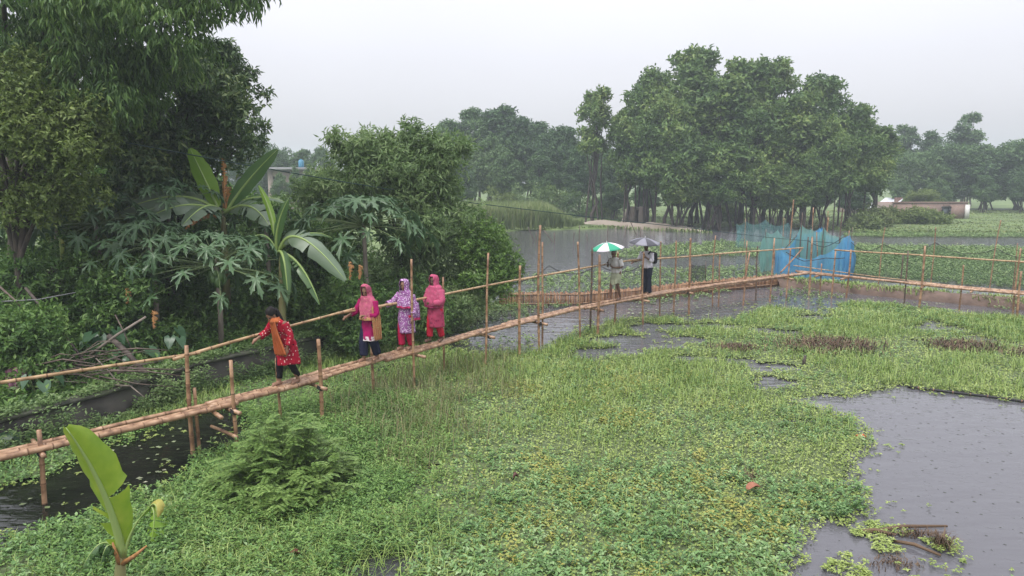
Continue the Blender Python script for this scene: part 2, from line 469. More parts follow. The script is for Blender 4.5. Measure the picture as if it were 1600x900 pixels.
PUDDLES = [wpoly(q) for q in ([(850, 560), (900, 530), (1000, 505), (1100, 510), (1040, 540), (930, 565)], [(1330, 500), (1420, 490), (1560, 520), (1600, 545), (1480, 530)],[(930, 545), (1010, 522), (1090, 525), (1200, 555), (1210, 585), (1120, 570), (1000, 560)], [(1150, 575), (1215, 560), (1270, 610), (1190, 605)], [(1380, 545), (1400, 525), (1480, 535), (1500, 555), (1420, 560)],
                              [(1030, 500), (1290, 490), (1330, 520), (1180, 530)], [(500, 905), (560, 868), (640, 880), (620, 930)], [(1270, 800), (1180, 880), (1240, 930), (1330, 860)])]
def mat_mask(X, Y):
    "positive where floating plants cover the water"
    d = -sdist(X, Y, MAT)
    dv = -sdist(X, Y, VERGE)
    d = np.maximum(d, dv - 0.15)
    for P in (D_LEFT, D_MID, D_POND):
        d = np.minimum(d, sdist(X, Y, P))
    puddle = np.zeros_like(d)
    for P in PUDDLES: puddle = np.maximum(puddle, np.clip(0.5 - sdist(X, Y, P) / 0.8, 0, 1))
    hole = fbm(X, Y * 1.7, 1.3, 21) - 0.88 + 0.41 * puddle
    rag = (fbm(X, Y, 0.7, 4) - 0.5) * 0.9
    return np.minimum(d + rag, np.where(hole > 0, -hole * 4, 0.4) + 0 * d)
def scatter(n, x0, x1, y0, y1, rng):
    return rng.uniform(x0, x1, n), rng.uniform(y0, y1, n)
def inview(X, Y, m=60):
    w = Y * _c + CAMZ * _s
    xp = 800 + F * X / w
    return (xp > -m) & (xp < 1600 + m)

# matted roots and duckweed under the plants: a low sheet
cs = 0.11
mxs, mys = np.arange(-9, 19, cs), np.arange(7.0, 29, cs)
MX, MY = np.meshgrid(mxs, mys)
mm = mat_mask(MX, MY)
fq = gridfaces(len(mxs), len(mys))
keep = (mm.ravel()[fq] > 0.06).all(1) & inview(MX.ravel()[fq[:, 0]], MY.ravel()[fq[:, 0]])
fq = fq[keep]; used, inv = np.unique(fq, return_inverse=True)
Vm = np.stack([MX.ravel(), MY.ravel(), 0.006 + 0.05 * np.clip(mm.ravel(), 0, 0.6) + 0.02 * noise2(MX.ravel(), MY.ravel(), 0.3, 8)], 1)[used]
M['mat_base'] = noisemat('mat_base', (0.04, 0.055, 0.022), (0.085, 0.115, 0.045), 9, 0.8, c3=(0.13, 0.16, 0.06), coord='Object', detail=8)
tag(obj('matted_weed', mesh_np('matted_weed', Vm, [inv.reshape(-1, 4)], True), M['mat_base']), 'low floating carpet of matted weed roots over the water', 'weed', kind='stuff')

GREENS = dict(
    herb=[(0.055, 0.13, 0.026), (0.105, 0.21, 0.045), (0.17, 0.29, 0.068), (0.26, 0.375, 0.105)],
    broad=[(0.06, 0.14, 0.038), (0.12, 0.235, 0.07), (0.195, 0.325, 0.115), (0.32, 0.43, 0.21)],
    duck=[(0.15, 0.21, 0.045), (0.23, 0.31, 0.075), (0.31, 0.39, 0.105), (0.39, 0.45, 0.16)],
    yellow=[(0.20, 0.27, 0.06), (0.27, 0.31, 0.075), (0.36, 0.32, 0.07), (0.27, 0.33, 0.09)],
    grass=[(0.10, 0.185, 0.032), (0.18, 0.275, 0.06), (0.26, 0.355, 0.09), (0.36, 0.42, 0.16)],
    dry=[(0.11, 0.16, 0.055), (0.17, 0.20, 0.08), (0.25, 0.19, 0.10), (0.20, 0.24, 0.10)],
)
for k_, v_ in GREENS.items():
    M['leaf_' + k_] = leafmat('leaf_' + k_, v_, 0.38 if k_ == 'broad' else 0.5, 0.2, 0.9)

rng = np.random.default_rng(31)
def dist_scale(Y): return 1.0 + np.clip(Y - 9, 0, 30) * 0.035
def flat_leaves(X, Y, size, rng, zmax=0.05, tilt=0.25):
    n = len(X); a = rng.uniform(0, 2 * math.pi, n)
    P = np.stack([X, Y, 0.012 + rng.uniform(0, zmax, n)], 1)
    D = np.stack([np.cos(a), np.sin(a), rng.uniform(-tilt, tilt, n)], 1)
    U = np.stack([rng.normal(0, tilt, n), rng.normal(0, tilt, n), np.ones(n)], 1)
    s = size * rng.uniform(0.6, 1.3, n)
    return leaf_vf(P, D, U, s, s * 0.8, 0.08, 0.0)
def rosettes(X, Y, H, k, leaf, width, rng, el=(0.1, 0.8), droop=0.22):
    n = len(X); i = np.tile(np.arange(k), n)
    a = np.repeat(rng.uniform(0, 6.28, n), k) + i * 2.4 + rng.normal(0, 0.25, n * k)
    z = np.repeat(H, k) * (0.25 + 0.75 * i / max(1, k - 1))
    e = rng.uniform(el[0], el[1], n * k)
    tx, ty = rng.normal(0, 0.12, n), rng.normal(0, 0.12, n)
    P = np.stack([np.repeat(X, k) + np.repeat(tx, k) * z, np.repeat(Y, k) + np.repeat(ty, k) * z, z + 0.02], 1)
    D = np.stack([np.cos(a) * np.cos(e), np.sin(a) * np.cos(e), np.sin(e)], 1)
    U = np.stack([-np.cos(a) * np.sin(e), -np.sin(a) * np.sin(e), np.cos(e)], 1) + rng.normal(0, 0.15, (n * k, 3))
    s = np.repeat(leaf * rng.uniform(0.75, 1.25, n), k) * rng.uniform(0.75, 1.2, n * k)
    return leaf_vf(P, D, U, s, s * width, 0.16, droop)
def blades(X, Y, z0, H, lean, rng, w=0.012, az=None):
    "grass blades bending over: 5 verts each"
    n = len(X); a = rng.uniform(0, 6.28, n) if az is None else az
    dx, dy = np.cos(a), np.sin(a); H = np.broadcast_to(H, (n,)); w = np.broadcast_to(w, (n,)); lean = np.broadcast_to(lean, (n,))
    B = np.stack([X, Y, np.broadcast_to(z0, (n,))], 1); S = np.stack([-dy, dx, 0 * dx], 1)
    m1 = B + np.stack([dx * H * lean * 0.3, dy * H * lean * 0.3, H * 0.62], 1)
    tp = B + np.stack([dx * H * lean, dy * H * lean, H * (1 - 0.35 * lean ** 2)], 1)
    hw = (w * 0.5)[:, None]
    V = np.stack([B - S * hw, B + S * hw, m1 + S * hw * 0.9, m1 - S * hw * 0.9, tp], 1).reshape(-1, 3)
    i = np.arange(n) * 5
    return V, [np.stack([i, i + 1, i + 2, i + 3], 1), np.stack([i + 3, i + 2, i + 4], 1)]

def pick(n, x0, x1, y0, y1, dens, rng, edge=0.0):
    X, Y = scatter(n, x0, x1, y0, y1, rng)
    k = inview(X, Y); X, Y = X[k], Y[k]
    k = mat_mask(X, Y) > edge; X, Y = X[k], Y[k]
    k = rng.uniform(0, 1, len(X)) < dens(X, Y)
    return X[k], Y[k]
ZX = lambda X, Y: 800 + F * X / (Y * _c + CAMZ * _s)             # photo column of a place on the water
near = lambda Y, a, b: np.clip((b - Y) / (b - a), 0, 1)
# densities of each plant over the mat
def d_broad(X, Y):
    base = np.clip((fbm(X, Y, 2.2, 40) - 0.30) * 3.2, 0.05, 1)
    return base * np.clip((X + 1.9) / 1.6, 0.45, 1) * (0.10 + 0.90 * near(Y, 10.0, 14.0))
def d_grass(X, Y):
    g = np.clip((fbm(X, Y, 1.6, 55) - 0.36) * 4, 0.06, 1)
    left = np.clip((0.2 - X) / 2.2, 0, 1)
    return np.clip(g * (0.22 + 0.78 * np.clip((Y - 11) / 4, 0, 1)) + 0.22 * left * near(Y, 9, 12), 0, 1)
def d_yellow(X, Y):
    return np.clip((fbm(X, Y, 1.0, 70) - 0.54) * 6, 0, 1) * np.clip((X + 0.7) / 1.2, 0, 1) * np.clip((5.0 - X) / 2.0, 0, 1) * near(Y, 13.5, 17)
SX0, SX1, SY0, SY1 = -9.0, 19.0, 7.0, 28.5
# duckweed and small flat leaves, thick everywhere and fraying out over open water
X, Y = pick(740000, SX0, SX1, SY0, SY1, lambda x, y: 0.35 + 0.5 * near(y, 9, 20), rng, -0.10)
side = rng.uniform(0, 1, len(X)) < np.clip((0.6 - X) / 3.4, 0, 1)                # deeper green towards the ditch
V, f = flat_leaves(X[side], Y[side], 0.038 * dist_scale(Y[side]), rng, 0.07, 0.5)
tag(obj('ditch_duckweed', mesh_np('ditch_duckweed', V, [f]), M['leaf_herb']), 'deep green floating leaves between bridge and shrub', 'duckweed', kind='stuff')
X, Y = X[~side], Y[~side]
V, f = flat_leaves(X, Y, 0.038 * dist_scale(Y), rng, 0.07, 0.5)
tag(obj('duckweed', mesh_np('duckweed', V, [f]), M['leaf_duck']), 'tiny flat green leaves floating thickly over the water', 'duckweed', kind='stuff')
X, Y = pick(150000, SX0, SX1, SY0, SY1, d_broad, rng, 0.02)
V, f = rosettes(X, Y, rng.uniform(0.03, 0.17, len(X)), 6, (0.050 + 0.030 * near(Y, 9, 12) * fbm(X, Y, 1.1, 62)) * dist_scale(Y), 0.5, rng)
tag(obj('broadleaf_weed', mesh_np('broadleaf_weed', V, [f]), M['leaf_broad']), 'broad leaved green water weed covering the marsh', 'weed', kind='stuff')
X, Y = pick(110000, SX0, SX1, SY0, SY1, d_yellow, rng, 0.1)
V, f = rosettes(X, Y, rng.uniform(0.05, 0.15, len(X)), 5, 0.050 * dist_scale(Y), 0.6, rng, (0.0, 0.6))
tag(obj('yellowing_weed', mesh_np('yellowing_weed', V, [f]), M['leaf_yellow']), 'patches of yellowing leaves among the green water weed', 'weed', kind='stuff')
X, Y = pick(230000, SX0, SX1, SY0, SY1, d_grass, rng, 0.02)
hh = rng.uniform(0.08, 0.30, len(X)) * (0.7 + 0.6 * fbm(X, Y, 1.4, 77))
V, f = blades(X, Y, 0.0, hh, rng.uniform(0.2, 1.2, len(X)), rng, 0.010 * dist_scale(Y))
tag(obj('marsh_grass', mesh_np('marsh_grass', V, f), M['leaf_grass']), 'soft green marsh grass growing out of the water', 'grass', kind='stuff')
# tall thin flowering grass leaning by the bridge
TG = wpoly([(540, 700), (520, 640), (580, 600), (700, 570), (790, 560), (800, 620), (740, 690), (640, 740)])
X, Y = scatter(16000, -5, 2, 9, 18, rng); d = -sdist(X, Y, TG); k = rng.uniform(0, 1, len(X)) < np.clip(0.30 + d * 0.55, 0, 0.8) * (fbm(X, Y, 0.6, 3) > 0.42); X, Y = X[k], Y[k]
V, f = blades(X, Y, 0.0, rng.uniform(0.2, 0.75, len(X)), rng.uniform(0.2, 1.0, len(X)), rng, 0.007)
tag(obj('tall_grass', mesh_np('tall_grass', V, f), M['leaf_dry']), 'tall thin straw coloured grass beside the bamboo bridge', 'grass', kind='stuff')
# leafy herbs standing between the ditch and the open carpet
HB = wpoly([(60, 930), (150, 830), (240, 775), (320, 715), (370, 690), (400, 645), (500, 625), (640, 600), (720, 640), (680, 760), (640, 930)])
X, Y = scatter(30000, -6.5, 2.5, 7, 14.5, rng); k = (rng.uniform(0, 1, len(X)) < np.clip(0.25 - sdist(X, Y, HB) / 1.6 + 1.2 * (fbm(X, Y, 1.1, 45) - 0.5), 0, 0.95)) & (mat_mask(X, Y) > 0.03); X, Y = X[k], Y[k]
V, f = rosettes(X, Y, rng.uniform(0.06, 0.34, len(X)) * (0.4 + fbm(X, Y, 0.8, 47)), 8, 0.062, 0.36, rng, (0.1, 0.9))
tag(obj('leafy_herbs', mesh_np('leafy_herbs', V, [f]), M['leaf_herb']), 'low leafy herbs crowding the edge of the ditch', 'herbs', kind='stuff')
# longer arching green blades along the ditch edge and lower corner
LG = wpoly([(240, 930), (240, 800), (420, 790), (700, 800), (760, 930)])
X, Y = scatter(5000, -5, 1, 7, 11, rng); k = (-sdist(X, Y, LG) > 0.4 * noise2(X, Y, .4, 5)); X, Y = X[k], Y[k]
V, f = blades(X, Y, 0.0, rng.uniform(0.12, 0.36, len(X)), rng.uniform(0.7, 1.4, len(X)), rng, 0.011)
tag(obj('arching_grass', mesh_np('arching_grass', V, f), M['leaf_grass']), 'bright arching grass blades on the near edge of the marsh', 'grass', kind='stuff')

# rafts of water hyacinth in the lake and the field beyond the bridge
RAFTS = [[(955, 404), (985, 388), (1080, 381), (1200, 377), (1200, 404), (1080, 402)],
         [(805, 465), (815, 432), (900, 428), (980, 424), (1100, 420), (1195, 412), (1215, 432), (1130, 446), (1020, 455), (900, 466)],
         [(1272, 424), (1300, 405), (1335, 386), (1480, 388), (1700, 392), (1700, 458), (1500, 446), (1380, 436)],
         [(690, 498), (770, 476), (812, 478), (860, 470), (905, 478), (800, 505), (740, 524)],
         [(1330, 370), (1350, 362), (1600, 366), (1700, 371), (1700, 374), (1450, 371)],
         [(1000, 470), (1060, 462), (1130, 452), (1110, 462), (1030, 474)], [(1190, 470), (1240, 452), (1340, 462), (1290, 478)],
         [(1390, 452), (1440, 455), (1430, 464), (1395, 460)], [(1540, 476), (1600, 474), (1620, 484), (1560, 484)],
         [(745, 545), (790, 530), (862, 526), (850, 538), (790, 552)]]
RW = [wpoly(r) for r in RAFTS]
dens = [0.5, 0.42, 1.0, 0.8, 0.8, 0.5, 0.45, 0.5, 0.7, 0.7]
Vs, Fs, off = [], [], 0
for r, q in zip(RW, dens):
    xs, ys = [p[0] for p in r], [p[1] for p in r]
    area = (max(xs) - min(xs)) * (max(ys) - min(ys))
    X, Y = scatter(int(min(60000, area * 72 * q)), min(xs) - .5, max(xs) + .5, min(ys) - .5, max(ys) + .5, rng)
    k = (-sdist(X, Y, r) + (fbm(X, Y, 1.6, 13) - 0.52) * (3.2 if q < 0.9 else 1.0) > 0) & inview(X, Y); X, Y = X[k], Y[k]
    V, f = rosettes(X, Y, rng.uniform(0.03, 0.16 if q < .9 else 0.28, len(X)), 5, 0.052 * dist_scale(Y), 0.7, rng, (0.1, 0.9), 0.1)
    Vs.append(V); Fs.append(f + off); off += len(V)
M['leaf_hyacinth'] = leafmat('leaf_hyacinth', [(0.08, 0.145, 0.04), (0.135, 0.22, 0.065), (0.20, 0.295, 0.10), (0.30, 0.37, 0.16)], 0.4, 0.2, 0.6)
tag(obj('water_hyacinth', mesh_np('water_hyacinth', np.concatenate(Vs), [np.concatenate(Fs)]), M['leaf_hyacinth']), 'rafts of green water hyacinth floating beyond the bamboo bridge', 'hyacinth', kind='stuff')
X, Y = scatter(60000, SX0, SX1, SY0, SY1, rng); k = inview(X, Y); X, Y = X[k], Y[k]; mk = mat_mask(X, Y)
k = (mk < 0.0) & (rng.uniform(0, 1, len(X)) < 0.75 * np.exp(mk * 4.5) * (fbm(X, Y, 0.5, 17) > 0.46)); X, Y = X[k], Y[k]
V, f = rosettes(X, Y, rng.uniform(0.0, 0.04, len(X)), 5, 0.045 * dist_scale(Y), 0.6, rng, (0.0, 0.5))
tag(obj('loose_weed', mesh_np('loose_weed', V, [f]), M['leaf_duck']), 'loose sprigs of weed drifting off the edge of the floating carpet', 'weed', kind='stuff')
# loose flat lily pads sprinkled over the dark water by the bridge
X, Y = scatter(9000, -8, 18, 9, 30, rng)
k = ((sdist(X, Y, D_MID) < 0) & (fbm(X, Y, 1.5, 91) > 0.52)) | ((sdist(X, Y, D_LEFT) < 0) & (fbm(X, Y, 0.9, 92) > 0.56)); X, Y = X[k], Y[k]
V, f = flat_leaves(X, Y, 0.075 * dist_scale(Y), rng, 0.01, 0.05)
M['leaf_pad'] = leafmat('leaf_pad', [(0.09, 0.13, 0.05), (0.16, 0.21, 0.09), (0.25, 0.29, 0.17), (0.36, 0.36, 0.26)], 0.4, 0.1)
tag(obj('floating_pads', mesh_np('floating_pads', V, [f]), M['leaf_pad']), 'small loose pads sprinkled over the open water', 'water plants', kind='stuff')
# short grass of the far shore
X, Y = scatter(46000, -5, 62, 56, 92, rng); k = inview(X, Y) & (sdist(X, Y, BANK) < -0.3); X, Y = X[k], Y[k]
V, f = blades(X, Y, 0.15, rng.uniform(0.07, 0.18, len(X)), rng.uniform(0.2, 1, len(X)), rng, 0.13)
M['leaf_meadow'] = leafmat('leaf_meadow', [(0.09, 0.14, 0.04), (0.14, 0.20, 0.06), (0.19, 0.25, 0.085), (0.26, 0.27, 0.12)], 0.6, 0.2, 0.2)
tag(obj('meadow_grass', mesh_np('meadow_grass', V, f), M['leaf_meadow']), 'short green grass on the far shore', 'grass', kind='stuff')
# reed bed across the lake
RB = [(-4.5, 58.5), (0.5, 60.2), (5.2, 61.6), (6.5, 64), (4, 72), (-6, 74)]
X, Y = scatter(34000, -6, 7, 58, 74, rng); k = (-sdist(X, Y, RB) > 0.5 * noise2(X, Y, .8, 2)); X, Y = X[k], Y[k]
hr = rng.uniform(1.0, 2.3, len(X)) * np.clip((6.9 - X) / 4, 0.35, 1)
V, f = blades(X, Y, 0.05, hr, rng.uniform(0.05, 0.5, len(X)), rng, 0.09)
tag(obj('reed_bed', mesh_np('reed_bed', V, f), M['leaf_meadow']), 'tall light green reeds on the far lake shore', 'reeds', kind='stuff')

# ------------------------------------------------------------------ trees
M['leaf_willow'] = leafmat('leaf_willow', [(0.046, 0.106, 0.025), (0.085, 0.17, 0.04), (0.138, 0.244, 0.054), (0.23, 0.332, 0.085)], 0.45, 0.3, 0.5)
M['leaf_mango'] = leafmat('leaf_mango', [(0.03, 0.069, 0.024), (0.066, 0.128, 0.04), (0.124, 0.2, 0.061), (0.281, 0.344, 0.121)], 0.35, 0.2, 0.6)
M['leaf_light'] = leafmat('leaf_light', [(0.073, 0.121, 0.026), (0.12, 0.182, 0.04), (0.178, 0.242, 0.057), (0.24, 0.308, 0.089)], 0.5, 0.3, 0.6)
M['leaf_narrow'] = leafmat('leaf_narrow', [(0.07, 0.13, 0.045), (0.145, 0.235, 0.08), (0.22, 0.32, 0.12), (0.31, 0.40, 0.18)], 0.42, 0.42, 0.6)
M['leaf_bright'] = leafmat('leaf_bright', [(0.05, 0.11, 0.022), (0.085, 0.17, 0.030), (0.14, 0.25, 0.045), (0.21, 0.33, 0.075)], 0.42, 0.3, 0.8)
M['leaf_under'] = leafmat('leaf_under', [(0.041, 0.098, 0.024), (0.083, 0.172, 0.039), (0.138, 0.247, 0.057), (0.228, 0.351, 0.095)], 0.45, 0.35, 0.7)
M['leaf_grove'] = leafmat('leaf_grove', [(0.049, 0.111, 0.031), (0.096, 0.176, 0.049), (0.154, 0.243, 0.064), (0.257, 0.331, 0.09)], 0.5, 0.3, 0.34, 0.45)
M['leaf_far'] = leafmat('leaf_far', [(0.04, 0.091, 0.037), (0.069, 0.14, 0.051), (0.113, 0.196, 0.066), (0.173, 0.259, 0.1)], 0.5, 0.25, 0.12, 0.45)

# crown overhanging the corner, with hanging narrow leaves
def P3(x, y, Y): return tuple(pd(x, y, Y))
tree('willowy_tree', 'tall tree with drooping narrow leaves overhanging the upper corner beside open sky', 'tree', (-13.5, 19.5, 0.45), (-12.6, 18.8, 5.2),
     [(P3(60, -60, 17), (2.2, 1.8, 1.7), 1.4), (P3(215, 20, 16.5), (1.6, 1.5, 1.3), 1.2), (P3(190, 130, 16.5), (0.95, 1.0, 1.1), 0.8), (P3(325, -18, 16.5), (1.0, 1.0, 0.65), 0.6),
      (P3(60, 70, 17.5), (1.5, 1.4, 1.2), 0.9), (P3(250, -120, 17), (2.2, 1.8, 1.4), 0.9)],
     5200, 8, 0.19, 0.042, M['leaf_willow'], 1, 0.22, clumps=13, csize=(0.3, 0.5), tw=0.38, hang=0.95, droop=0.25, up=-0.1, spread=0.6, nl=16)
tree('mango_tree', 'dense dark round mango tree behind the banana leaves', 'tree', (-9.3, 20.5, 0.45), (-9.2, 20.5, 3.4),
     [(P3(285, 190, 20), (2.0, 1.9, 2.05), 2.2), (P3(225, 240, 19.6), (1.6, 1.6, 1.4), 1.0), (P3(320, 130, 20.3), (1.1, 1.2, 0.9), 0.7), (P3(255, 300, 19.5), (1.7, 1.5, 1.0), 0.8)],
     5600, 8, 0.175, 0.062, M['leaf_mango'], 2, 0.2, clumps=26, csize=(0.2, 0.34), tw=0.22, hang=0.4, droop=0.2, spread=0.85, nl=16)
tree('pale_tree', 'yellowish green feathery tree with forked dark trunk at the picture edge', 'tree', (-10.6, 15.3, 0.45), tuple(pd(35, 300, 15.6)),
     [(P3(30, 190, 15.6), (1.75, 1.5, 0.95), 1.5), (P3(100, 235, 15.3), (0.85, 0.9, 0.75), 0.7), (P3(-20, 130, 15.6), (1.3, 1.2, 0.7), 0.8), (P3(60, 310, 15.6), (1.3, 1.1, 0.6), 0.55), (P3(135, 165, 15.9), (.4, .5, .3), .1)],
     5200, 9, 0.105, 0.046, M['leaf_light'], 3, 0.10, clumps=22, csize=(0.2, 0.36), tw=0.24, hang=0.15, spread=0.8, nl=18)
tree('narrow_leaf_tree', 'leafy light green tree with narrow leaves standing over the second papaya', 'tree', (-3.4, 22.2, 0.45), (-3.4, 22.2, 2.6),
     [(P3(560, 285, 22), (1.5, 1.3, 1.15), 1.2), (P3(655, 280, 22), (1.35, 1.3, 1.25), 1.2), (P3(675, 370, 21.8), (1.35, 1.2, 1.4), 1.2), (P3(600, 250, 22.3), (1.6, 1.2, 0.7), 0.8),
      (P3(690, 240, 22), (0.6, 0.6, 0.6), 0.3), (P3(640, 215, 22), (0.22, 0.25, 0.55), 0.09), (P3(528, 228, 22), (0.3, 0.3, 0.35), 0.10), (P3(722, 225, 22), (0.2, 0.2, 0.4), 0.07), (P3(640, 440, 21.7), (1.6, 1.1, 0.8), 0.7), (P3(500, 300, 22.2), (0.6, .7, 0.9), 0.35)],
     5200, 8, 0.19, 0.046, M['leaf_narrow'], 4, 0.12, clumps=15, csize=(0.24, 0.4), tw=0.32, hang=0.28, droop=0.22, spread=0.75, nl=20)
tree('bright_bush', 'bright fresh green bush on the bank where the lake begins', 'bush', tuple(px(752, 478, 0.1)), tuple(pd(755, 440, 21.5)),
     [(P3(760, 385, 21.6), (0.95, 0.9, 0.75), 1.0), (P3(745, 440, 21.4), (0.95, 0.9, 0.7), 0.8), (P3(790, 430, 21.6), (0.5, 0.5, 0.6), 0.35)],
     2100, 8, 0.11, 0.042, M['leaf_bright'], 5, 0.05, clumps=18, csize=(0.25, 0.4), tw=0.22, hang=0.15, spread=0.75, nl=14, trunk_name='stem')
for i, (x, y, Y, rx, rz, mt, lf, lab) in enumerate([
        (60, 430, 16.5, 1.6, 1.0, 'leaf_under', 0.13, 'dark shrub below the forked trunk of the pale tree'),
        (180, 460, 16.2, 1.2, 0.8, 'leaf_under', 0.12, 'dark leafy shrub among the papaya plants above the brushwood'),
        (440, 470, 18.6, 1.1, 0.8, 'leaf_under', 0.12, 'shaded shrub between the woman in red and the banana leaf'),
        (540, 470, 18.2, 1.0, 0.75, 'leaf_under', 0.11, 'shaded shrub behind the woman in magenta'),
        (630, 480, 19.4, 1.1, 0.7, 'leaf_under', 0.11, 'shaded shrub behind the two women in pink scarves'),
        (700, 478, 20.8, 0.9, 0.55, 'leaf_narrow', 0.10, 'small shrub under the bright bush near the thin pole'),
        (250, 400, 18.0, 1.3, 0.9, 'leaf_under', 0.13, 'dark shrub under the drooping banana leaves'),
        (30, 520, 13.6, 0.8, 0.5, 'leaf_under', 0.11, 'low shrub beside the pink cloth on the brushwood'),
        (150, 330, 18.5, 1.3, 0.8, 'leaf_light', 0.12, 'light green shrub between the pale tree and the mango tree'),
        (480, 400, 19.5, 1.1, 0.9, 'leaf_under', 0.13, 'dark shrub under the second papaya beside the curved banana leaf')]):
    c0 = pd(x, y, Y)
    tree('shrub', lab, 'shrub', (c0.x, c0.y, 0.42), (c0.x, c0.y, max(0.8, c0.z - 0.2)), [((c0.x, c0.y, c0.z), (rx, rx * 0.8, rz), 1), ((c0.x + 0.3, c0.y - 0.2, max(0.7, c0.z - rz)), (rx * 0.9, rx * 0.7, rz * 0.6), 0.6)],
         1500, 7, lf, lf * 0.42, M[mt], 300 + i, 0.05, group='shrubs on the bank', clumps=16, csize=(0.25, 0.42), tw=0.2, hang=0.15, nl=8, trunk_name='stem')

for i, (x, y, Y, rx, rz, mt, lab) in enumerate([(-40, 260, 25, 2.6, 2.6, 'leaf_under', 'dark thicket tree glimpsed behind the pale forked tree'), (110, 270, 25, 2.4, 2.2, 'leaf_under', 'dark thicket tree between pale tree and mango tree'),
        (215, 300, 24, 2.2, 1.9, 'leaf_under', 'dark thicket tree under the mango crown'), (420, 395, 24, 2.0, 1.5, 'leaf_under', 'dark thicket tree behind the small papaya'), (335, 350, 24, 1.7, 1.6, 'leaf_under', 'dark thicket tree behind the upright banana leaf'), (505, 350, 25, 1.9, 1.6, 'leaf_narrow', 'leafy thicket tree behind the broad papaya leaves')]):
    c0 = pd(x, y, Y)
    tree('thicket_tree', lab, 'tree', (c0.x, c0.y, 0.42), (c0.x, c0.y, max(1.2, c0.z - rz)), [((c0.x, c0.y, c0.z), (rx, 1.2, rz), 1), ((c0.x, c0.y - .3, max(1.2, c0.z - rz)), (rx, 1.0, rz * 0.7), 0.8)],
         1700, 8, 0.19, 0.08, M[mt], 340 + i, 0.1, group='thicket on the bank', clumps=22, csize=(0.25, 0.42), tw=0.28, hang=0.2, nl=10)

# undergrowth filling the bank behind the wall
rng = np.random.default_rng(77)
X, Y = scatter(24000, -16, 0, 10, 26, rng)
k = (sdist(X, Y, BANK) < -0.15) & (sdist(X, Y, BANK) > -7.0) & inview(X, Y, 150); X, Y = X[k], Y[k]
Hh = rng.uniform(0.1, 1.0, len(X)) * (0.35 + fbm(X, Y, 1.2, 33)) * np.clip((-sdist(X, Y, BANK) - 0.35) / 1.7, 0.10, 2.2)
D = rand_dir(len(X), rng); D[:, 2] = np.abs(D[:, 2]) + 0.2
V, f = sprays(np.stack([X, Y, 0.42 + Hh], 1), D, 8, 0.135, 0.06, rng, 0.28, 0.2, 0.9, 0.1)
tag(obj('undergrowth', mesh_np('undergrowth', V, [f]), M['leaf_under']), 'tangled dark green undergrowth covering the bank behind the wall', 'undergrowth', kind='stuff')
# leafy weeds along the foot of the wall
Vs, Fs, off = [], [], 0
for i in range(260):
    s = rng.uniform(0.8, len(WALL) - 1.01); j = int(s); p = WALL[j].lerp(WALL[j + 1], s - j)
    n_ = 60; hgt = rng.uniform(0.10, 0.62) * (0.4 + 0.9 * noise2(s, 0.0, 0.35, 3))
    ov_ = i % 4 == 0          # some of it creeps over the coping
    P = np.stack([p.x + (0.16 if not ov_ else -0.08) + rng.normal(0, 0.10, n_), p.y - (0.16 if not ov_ else -0.06) + rng.normal(0, 0.10, n_), rng.uniform(0, hgt, n_) if not ov_ else 0.60 + rng.uniform(0, 0.14, n_)], 1)
    D = rand_dir(n_, rng); D[:, 2] = np.abs(D[:, 2]) * 0.6
    U = rand_dir(n_, rng) * 0.5 + np.array((0, 0, 1.0))
    V, f = leaf_vf(P, D, U, 0.075 * rng.uniform(0.7, 1.3, n_), 0.036, 0.2, 0.2)
    Vs.append(V); Fs.append(f + off); off += len(V)
tag(obj('ditch_weeds', mesh_np('ditch_weeds', np.concatenate(Vs), [np.concatenate(Fs)]), M['leaf_narrow']), 'leafy weeds growing along the foot of the dark wall', 'weeds', kind='stuff')

# feathery shrub on the near side of the bridge, pinnate leaves
rng = np.random.default_rng(91)
c0 = px(450, 772, 0.0)
t = thing('feathery_shrub', 'low wide shrub with fine feathery leaves beside the dark ditch water', 'shrub', tuple(c0))
Vs, Fs, off = [], [], 0
mbs = MB()
for i in range(230):
    a = rng.uniform(0, 6.28); r = math.sqrt(rng.uniform(0, 1)); ex, ey = math.cos(a) * r * 1.1, math.sin(a) * r * 1.15
    top = 0.20 + 0.95 * (1 - r * r) * rng.uniform(0.3, 1.15)
    tip = Vector((ex, ey, top)); root = Vector((ex * 0.35, ey * 0.35, 0.0)); mid = root.lerp(tip, 0.5) + Vector((0, 0, 0.08))
    mbs.tube([root, mid, tip], [0.008, 0.006, 0.003], 4, cap=False)
    for q in range(9):
        st = root.lerp(mid, rng.uniform(0.5, 1)).lerp(tip, rng.uniform(0.0, 1)); b = rng.uniform(0, 6.28); L = rng.uniform(0.13, 0.22)
        d_ = np.array((math.cos(b), math.sin(b), rng.uniform(-0.15, 0.35))); d_ /= np.linalg.norm(d_)
        sd = np.cross(d_, (0, 0, 1)); sd /= np.linalg.norm(sd); kk = 9
        s_ = np.repeat(np.linspace(0.12, 1, kk), 2); sg = np.tile((-1, 1), kk)
        P = np.array(st) + d_ * (s_ * L)[:, None] - np.array((0, 0, 0.05)) * (s_ ** 2)[:, None]
        Dv = sd * sg[:, None] + d_ * 0.35
        V, f = leaf_vf(P, Dv, np.tile((0, 0, 1.0), (len(P), 1)) + rng.normal(0, 0.15, (len(P), 3)), 0.058, 0.027, 0.05, 0.1)
        Vs.append(V); Fs.append(f + off); off += len(V)
M['leaf_feather'] = leafmat('leaf_feather', [(0.083, 0.156, 0.035), (0.132, 0.222, 0.055), (0.187, 0.288, 0.075), (0.259, 0.372, 0.11)], 0.45, 0.25, 1.2)
obj('stems', mbs.mesh('stems'), M['stem_green'], t, False)
obj('foliage', mesh_np('foliage', np.concatenate(Vs), [np.concatenate(Fs)]), M['leaf_feather'], t, False)

